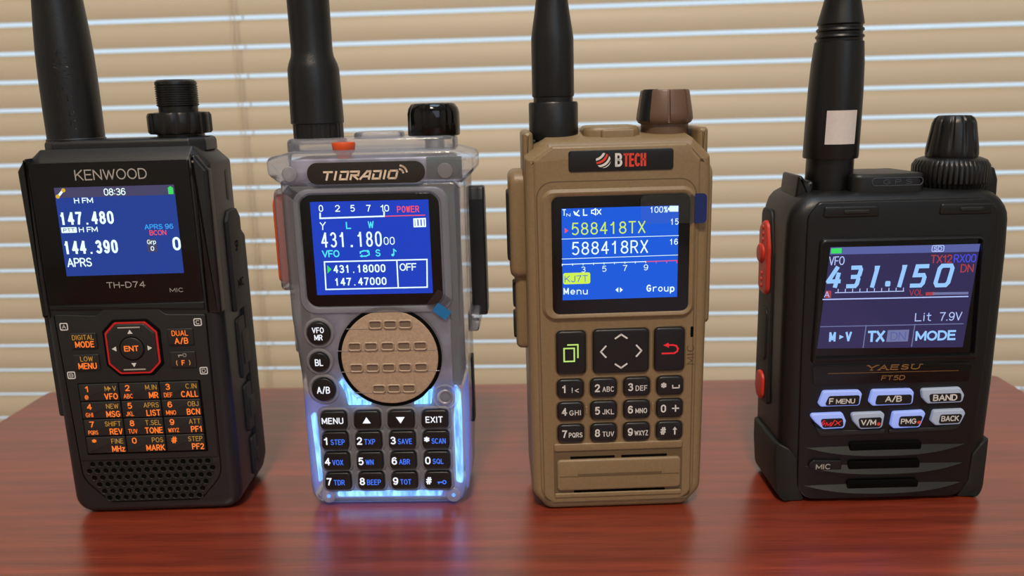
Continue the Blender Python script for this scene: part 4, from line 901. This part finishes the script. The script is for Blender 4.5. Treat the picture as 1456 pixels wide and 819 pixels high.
o1 = rpoly([(-25.3, 46.6, 1.2), (25.8, 46.6, 1.2), (24.6, 85.6, 2), (-24.6, 85.6, 2)]); o2 = rpoly([(-23.9, 48.6, .8), (24.2, 48.6, .8), (23.4, 84.2, 1), (-23.6, 84.2, 1)])
b.loft([[(x, .5, z) for x, z in o1], [(x, -1.0, z) for x, z in inset(o1, .4)], [(x, -1.3, z) for x, z in inset(o1, .8)], [(x, -1.3, z) for x, z in inset(o2, -.25)], [(x, -.35, z) for x, z in o2], [(x, .5, z) for x, z in o2]], 'jet_satin', False, False); b.build('screen_bezel', Y_)
b = MB(); b.slab(rpoly([(-24, 48.5, .8), (24.3, 48.5, .8), (23.5, 84.3, 1), (-23.7, 84.3, 1)]), -.2, 1, 'black_gloss', .1); b.build('display_glass', Y_)
def yx(x, y):  # display crop to millimetres
    px, py = 1060+x/2.8232, 240+y/2.8232
    return ((px-1276.2)/4.545+0.2-(py-420)*-0.0, 67.0-(py-420)/4.49-(px-1276)*0.0075)
def yb(x0, y0, x1, y1): a = yx(x0, y1); c = yx(x1, y1); d_ = yx(x0, y0); e_ = (a[1]-c[1])/2; return (a[0], c[0], a[1]-e_, d_[1]-e_)
b = MB(); b.flat([yx(308, 716), yx(880, 706), yx(908, 300), yx(337, 318)], -.23, 'lcd_dark'); b.flat([yx(335, 346), yx(906, 330), yx(908, 300), yx(337, 318)], -.25, 'lcd_dark_bar'); lcd = b.build('display', Y_)
T = -.28
b = MB()
DG = {'4': [[(.42, 1), (-.12, .27), (1, .27)], [(.74, .66), (.74, 0)]], '3': [[(0, 1), (.85, 1), (1, .88), (1, .62), (.85, .5), (.25, .5)], [(.85, .5), (1, .38), (1, .12), (.85, 0), (0, 0)]],
      '1': [[(.25, .98), (.75, .98), (.75, 0)]], '5': [[(1, 1), (.05, 1), (.05, .54), (.85, .54), (1, .42), (1, .12), (.85, 0), (0, 0)]], '0': [[(.15, 0), (0, .14), (0, .86), (.15, 1), (.85, 1), (1, .86), (1, .14), (.85, 0), (.15, 0)]]}
for ch, x0, x1, dy in (('4', 328, 394, 3), ('3', 404, 466, 1), ('1', 492, 530, 0), ('1', 598, 634, -4), ('5', 650, 720, -6), ('0', 740, 818, -9)):
    q = yb(x0, 386+dy, x1, 474+dy*.6); wq = 1.25
    b.lines([[(q[0]+wq/2+x*(q[1]-q[0]-wq-1.0)+y*1.2, q[2]+wq/2+y*(q[3]-q[2]-wq)) for x, y in l] for l in DG[ch]], wq, T, 'px_sky')
q = yb(556, 446, 576, 467); b.flat(rrect(*q, .4), T, 'px_sky')
b.build('frequency_readout', lcd)
b = MB()
b.text('VFO', T, 'px_lilac', yb(334, 352, 394, 386)); b.text('Lit', T, 'px_lilac', yb(682, 570, 746, 603)); b.text('7.9V', T, 'px_lilac', yb(778, 566, 865, 600))
b.word('M', T, 'px_sky', yx(365, 688)[0], yx(365, 688)[1], 3.1, .05, 'c', .75); b.flat([yx(392, 660), yx(410, 668), yx(392, 678)], T, 'px_sky'); b.word('V', T, 'px_sky', yx(428, 686)[0], yx(428, 686)[1], 3.1, .05, 'c', .8)
b.text('TX', T, 'px_sky', yb(502, 642, 570, 688), .05); b.text('MODE', T, 'px_sky', yb(690, 640, 848, 680), .05)
b.flat([yx(580, 640), yx(664, 637), yx(662, 684), yx(577, 687)], T+.01, 'px_grey'); b.text('DN', T-.01, 'lcd_dark_bar', yb(592, 646, 652, 680), .01)
b.stroke([yx(320, 520), yx(880, 504)], .35, T, 'px_lilac'); b.stroke([yx(316, 628), yx(872, 612)], .25, T, 'px_grey'); b.stroke([yx(494, 622), yx(488, 710)], .3, T, 'px_grey'); b.stroke([yx(684, 616), yx(678, 704)], .3, T, 'px_grey')
b.stroke([yx(366, 493), yx(630, 485)], .25, T, 'px_lilac')
for i in range(10): b.stroke([yx(376+i*28, 492-i*.8), yx(376+i*28, 480-i*.8)], .25, T, 'px_lilac')
b.stroke([yx(748, 494), yx(876, 491)], .8, T, 'px_grey'); b.text('A', T-.02, 'px_lilac', yb(323, 488, 344, 512))
o_ = yb(724, 306, 772, 332); b.ring(rrect(*o_, .5), inset(rrect(*o_, .5), .25), T, T+.03, 'px_lilac', .005); b.text('SD', T, 'px_lilac', yb(731, 311, 764, 328), .03)
b.build('readout', lcd)
b = MB(); b.text('TX12', T, 'px_rust', yb(724, 343, 806, 375), .01); b.build('channel_readout', lcd, label='dull red text')
b = MB(); b.text('DN', T, 'px_rust', yb(842, 378, 892, 410), .01); b.build('mode_readout', lcd, label='dull red text')
b = MB(); b.flat([yx(328, 486), yx(350, 486), yx(350, 514), yx(328, 514)], T, 'px_rust'); b.build('band_icon', lcd, label='dull red square')
b = MB(); b.text('VOL', T, 'px_rust', yb(652, 478, 706, 502)); b.stroke([yx(722, 495), yx(744, 494)], 1.0, T, 'px_rust'); b.build('volume_readout', lcd, label='dull red text')
b = MB(); b.text('RX00', T, 'px_royal', yb(812, 340, 898, 372), .01); b.build('receive_readout', lcd, label='blue text')
b = MB(); b.flat([yx(340, 322), yx(380, 320), yx(380, 340), yx(340, 341)], T, 'px_green'); b.build('battery_icon', lcd, label='green icon')
# maker strip
b = MB(); b.slab(rpoly([(-23.8, 39.6, 1), (24, 39.6, 1), (24.8, 46, 1), (-24.6, 46, 1)]), -.25, 1, 'black_gloss', .1); strip = b.build('name_strip', Y_)
b = MB(); x = -7.8
for ch, wd in (('Y', 3.6), ('A', 3.6), ('E', 3.2), ('S', 3.1), ('U', 3.4)):
    b.text(ch, -.29, 'gold_ink', (x, x+wd-.35, 43.95, 45.7), .045, .25)
    if ch in 'YAU':
        for sx, sv in {'Y': ((.25, 45.55), (3.1, 45.55), (1.3, 44.05)), 'A': ((0, 44.05), (2.6, 44.05)), 'U': ((.45, 45.55), (3.0, 45.55))}[ch]: b.box(x+sx-.3, x+sx+.75, sv-.12, sv+.12, -.295, 'gold_ink')
    x += wd
b.stroke([(-19.6, 43.3), (20.5, 43.2)], .14, -.29, 'gold_ink'); b.text('FT5D', -.29, 'gold_ink', (-3.1, 4.4, 40.6, 42.2), .025, .18); b.build('lettering', strip)
# lit keys
def yk(x, y):
    px, py = 1060+x/3.4116, 500+y/3.4116; u = (px-1264.3)/4.544
    return (u, 37.9-(py-554.2)/4.35-0.0165*(u+20.8))
def ykey(pts, inn, legend, mat, col='lit_silver'):
    P = [yk(x, y)+(r,) for x, y, r in pts][::-1]; I = [yk(x, y)+(r,) for x, y, r in inn][::-1]
    po, pi_ = rpoly(P, 5), rpoly(I, 5)
    m = MB(); m.slab(po, -1.4, 1, col, .45)
    o = m.build('key', Y_, label='silver key rim lit blue')
    m = MB(); m.slab(pi_, -1.5, 0, 'key_rubber', .06); m.build('key_cap', o, label='black cap')
    t = MB(); 
    for s, (x0, y0, x1, y1), bo, sh in legend:
        a = yk(x0, y1); c = yk(x1, y0); d_ = (yk(x0, y1)[1]-yk(x1, y1)[1])/2
        if s == 'dot': t.disc((a[0]+c[0])/2, (a[1]+c[1])/2, .55, -1.54, 'red_ink')
        else: t.text(s, -1.54, mat, (a[0], c[0], a[1]-d_, c[1]+d_), bo, sh)
    t.build('legend', o)
ykey([(372, 185, .8), (545, 183, 1.0), (557, 200, .6), (548, 256, .8), (362, 260, .8), (352, 246, .6)], [(398, 207, .8), (545, 204, .6), (543, 251, .7), (378, 254, .7)], [('F', (399, 217, 420, 246), .04, 0), ('MENU', (432, 220, 523, 244), .03, 0)], 'white_ink')
ykey([(606, 182, .8), (792, 179, .8), (805, 195, .8), (803, 252, 1), (612, 258, .8), (594, 240, .8)], [(628, 206, .7), (795, 203, .8), (795, 248, .7), (620, 251, .7)], [('A/B', (667, 207, 747, 239), .03, 0)], 'white_ink')
ykey([(840, 180, .8), (1025, 174, .8), (1048, 210, 1), (1040, 245, 1), (875, 250, .8), (848, 222, .8)], [(876, 202, .7), (1030, 198, .8), (1034, 238, .7), (885, 242, .7)], [('BAND', (896, 204, 1012, 235), .04, 0)], 'white_ink', 'dim_silver')
ykey([(306, 296, .8), (470, 291, .8), (489, 330, .8), (482, 366, 1), (380, 370, 1.2), (340, 335, 1)], [(362, 318, .7), (470, 315, .7), (478, 358, .8), (378, 362, .8)], [('G', (367, 324, 390, 349), .03, .3), ('M', (386, 332, 418, 355), .02, .3), ('/', (414, 322, 434, 353), .02, .2), ('X', (430, 326, 466, 350), .03, .3)], 'backlit_red')
ykey([(510, 294, .8), (660, 289, .8), (673, 300, .8), (665, 368, 1.2), (560, 372, 1.2), (525, 335, 1)], [(545, 316, .7), (660, 312, .8), (656, 362, .9), (556, 364, .8)], [('V/M', (559, 322, 632, 352), .03, 0), ('dot', (636, 336, 654, 354), 0, 0)], 'white_ink', 'dim_silver')
ykey([(714, 290, .8), (858, 284, .8), (870, 298, .8), (846, 366, 1), (720, 370, 1), (706, 355, .8)], [(745, 310, .7), (860, 306, .8), (838, 360, .9), (740, 360, .8)], [('PMG', (751, 320, 826, 346), .03, 0), ('dot', (830, 330, 848, 348), 0, 0)], 'white_ink')
ykey([(908, 284, .8), (1050, 279, .8), (1062, 300, 1), (1040, 352, 1), (922, 357, 1), (898, 336, .8)], [(940, 303, .7), (1050, 300, .8), (1034, 344, .8), (934, 348, .7)], [('BACK', (945, 308, 1030, 335), .03, 0)], 'white_ink', 'dim_silver')
b = MB(); b.slab(rpoly([(-25.4, 30.6, .6), (-21, 22.6, 1.5), (-.6, 23.0, 1), (-.6, 24.5, .4), (-13, 24.6, .5), (-22, 25.5, 1)]), -.5, 1, 'charcoal_panel', .3); b.slab(rpoly([(0.4, 23.2, 1), (21, 23.6, 1.5), (24, 26, 1), (14, 24.8, .5), (.6, 24.4, .5)]), -.5, 1, 'charcoal_panel', .3); b.build('key_shelf', Y_)
# three lens shaped ribs with dark slots
for i, (vc, hh) in enumerate(((18.6, 2.2), (12.3, 2.1), (5.7, 2.1))):
    n = 24; up_e = [(-25.2+50.4*j/n, vc+.5-(.3*abs(2*j/n-1)**2)) for j in range(n+1)]; lo_e = [(-25.2+50.4*j/n, vc+.3-hh*1.15*(1-abs(2*j/n-1)**2.6)) for j in range(n+1)]
    L0 = [(u, -.03, v) for u, v in up_e]; L1 = [(u, -.05-2.0*(1-abs(u/25.3)**2.5), v) for u, v in lo_e]; L2 = [(u, -.05, v-.5*(1-abs(u/25.3)**3)) for u, v in lo_e]
    b = MB(); vs = L0+L1+L2; m_ = n+1; fs = []
    for r_ in range(2):
        for j in range(n): fs.append([r_*m_+j, r_*m_+j+1, (r_+1)*m_+j+1, (r_+1)*m_+j])
    b.add(vs, fs, 'jet_plastic'); rib = b.build('grille_rib', Y_)
    b = MB(); b.slab(rrect(-11.6, 10.9, vc-1.0, vc+1.9, .8), -.95, 0, 'deep_black', .3); b.build('sound_slot', rib)
b = MB(); b.slab(rpoly([(-24.9, 13.2, 1), (-22.6, 14.9, .8), (-13.7, 14.6, .5), (-13.7, 10.6, .6), (-20, 10.4, 1)]), -.9, 1, 'jet_satin', .3); mp = b.build('microphone_plate', Y_)
b = MB(); b.text('MIC', -.94, 'grey_ink', (-21.9, -17.2, 11.8, 13.6), .02); b.build('lettering', mp)
# corner bumpers
for s in (-1, 1):
    pts = [(24.0, -.1, 1), (33.0, -.1, 8.5), (34.0, 13, 3), (34.0, 20.0, 1), (30.0, 18.4, 1.5), (27.6, 15.0, 2), (27.0, 6, 3)]
    pts = [(s*x+(.1 if s > 0 else 0), y, r) for x, y, r in pts]
    def wrap(p):
        u, d, v = p; t = max(0, min(.97, (abs(u)-28.4)/5.8)); t2 = max(0, min(.97, (4.5-v)/4.8)) if abs(u) < 30 else 0
        return (u, d+(4.3*(1-math.sqrt(1-t*t))+2.5*(1-math.sqrt(1-t2*t2)))*(1-min(1, d/8)), v)
    b = MB(); b.slab(rpoly(pts, 10), -.1, 27, 'jet_rubber', .5, 2, n=4, fn=wrap); b.build('corner_bumper', Y_)
# left side: seam frame, orange-red buttons
b = MB(); b.slab(rpoly([(13.2, 28, 2), (27, 28, 3), (27, 92, 3), (17.5, 92, 4), (13.2, 78, 3)]), -.5, 1, 'jet_rubber', .4, 0, LEFT(-33.3)); b.build('side_frame', Y_)
b = MB(); b.slab(rpoly([(15.2, 64.5, 3), (24.5, 64.5, 3), (25.4, 86, 4), (18.6, 89.6, 3), (15.6, 80, 4)]), -1.4, 1, 'red_button', .8, 0, LEFT(-33.6)); b.slab(circ(21.5, 77.5, 3.4, 24), -2.4, 1, 'red_button', 1.2, 0, LEFT(-33.6))
for dv in (-10, -8, -6, 5, 7, 9): b.slab(circ(20.5, 77+dv, .8, 12), -1.8, 0, 'red_button', .4, 0, LEFT(-33.6))
b.build('talk_button', Y_, label='orange-red talk button')
b = MB(); b.slab(rrect(16.6, 23.5, 28.5, 38.0, 3), -1.2, 1, 'red_button', .7, 0, LEFT(-33.6)); b.build('power_button', Y_, label='red power button')
b = MB(); b.slab(rrect(16, 24, 42, 60, 3), -.7, 1, 'jet_rubber', .5, 0, LEFT(-33.6)); b.build('side_key', Y_)
b = MB(); b.slab(rpoly([(8, 44, 2), (25, 44, 2), (25, 88, 4), (8, 88, 4)]), -.9, 1, 'jet_rubber', .7, 0, RIGHT(33.4)); b.build('jack_cover', Y_)
# front ledges above the screen
for a0, a1 in ((-23.9, -7.2), (10.4, 26.3)):
    b = MB(); b.slab(rpoly([(a0, 91.6, .8), (a1, 91.6, .8), (a1-.4, 94.9, .8), (a0+.4, 94.9, .8)]), -.5, 2, 'jet_plastic', .5); b.slab(rrect(a0+6, a1-3, 92.6, 93.8, .5), -.8, 1, 'jet_rubber', .3); b.build('front_ledge', Y_)
# top
b = MB(); b.slab(rpoly([(-14.5, 4.5, 3), (9, 4.5, 3), (6, 24, 2), (-11, 24, 2)]), 0, 6, 'jet_plastic', 1.2, 0, TOP(103.6)); b.build('top_plate', Y_)
b = MB(); o1 = rrect(-8.2, 7.2, 100.0, 102.5, 1.2); b.ring(o1, inset(o1, .25), 4.3, 5, 'emboss_edge_lit', .03); b.text('GPS', 4.3, 'emboss_edge_lit', (-4.8, 3.8, 100.5, 102.0), .03, gap=.5); b.build('lettering', Y_)
b = MB(); b.slab(rpoly([(-29.5, 95, 1), (-24, 95, 1), (-24, 102, 1.2), (-26, 101.2, 1), (-28.6, 104.6, .8)]), 8, 24, 'jet_plastic', 1.2, 1.2); b.build('corner_guard', Y_)
b = MB(); b.slab(rpoly([(25.5, 95, 1), (33.2, 93, 1), (33, 100.5, 1), (31.6, 104.3, 1), (28.5, 104.3, 1)]), 10, 26, 'jet_plastic', 1.2, 1.2); b.build('corner_guard', Y_)
LN = .021
pr = [(6.9, 98), (7.0, 100), (7.0, 107.9), (8.0, 108.0), (8.15, 108.6), (8.1, 118), (7.95, 128), (7.6, 136), (7.15, 141)]
for i in range(3): pr += [(7.05-.15*i, 142.2+i*1.9), (6.55-.15*i, 142.6+i*1.9), (6.55-.15*i, 143.2+i*1.9), (7.0-.15*i, 143.6+i*1.9)]
pr += [(6.5, 148.4), (5.8, 151.5), (5.15, 154.5), (4.6, 162), (4.2, 180), (3.8, 215), (3.2, 219), (.4, 220)]
b = MB(); b.lathe(pr, -17.2, 15, 'jet_satin', 56, lean=LN); ant = b.build('antenna', Y_)
b = MB(); n = 12; R = 8.25; lp = []
for v_ in (112.5, 122.4):
    lp.append([(-17.2+LN*(v_-98)+R*math.sin(t), 15-R*math.cos(t), v_) for t in [math.radians(-34+65*j/n) for j in range(n+1)]])
b.add(lp[0]+lp[1], [[j, j+1, n+1+j+1, n+1+j] for j in range(n)], 'label_paper'); b.build('antenna_label', ant, label='blank white label')
b = MB(); b.lathe([(10.2, 98), (10.6, 99.6), (11.0, 100), (11.0, 105), (10.0, 106.6), (8.0, 107.4), (6, 107.5)], 20.4, 15, 'jet_satin', 180, lambda t, v, r: 1-(.035 if math.cos(45*t) > .2 and v < 105.5 else 0)); b.build('tuning_ring', Y_)
b = MB(); b.lathe([(7.2, 107), (7.5, 108.2), (7.4, 110), (6.2, 117.6), (5.6, 119.0), (4.6, 119.8), (4.3, 119.6), (.5, 119.6)], 20.4, 15, 'jet_satin', 120, lambda t, v, r: 1-(.07 if math.cos(12*t) > .35 and 109.5 < v < 119.7 else 0)); b.build('volume_knob', Y_)
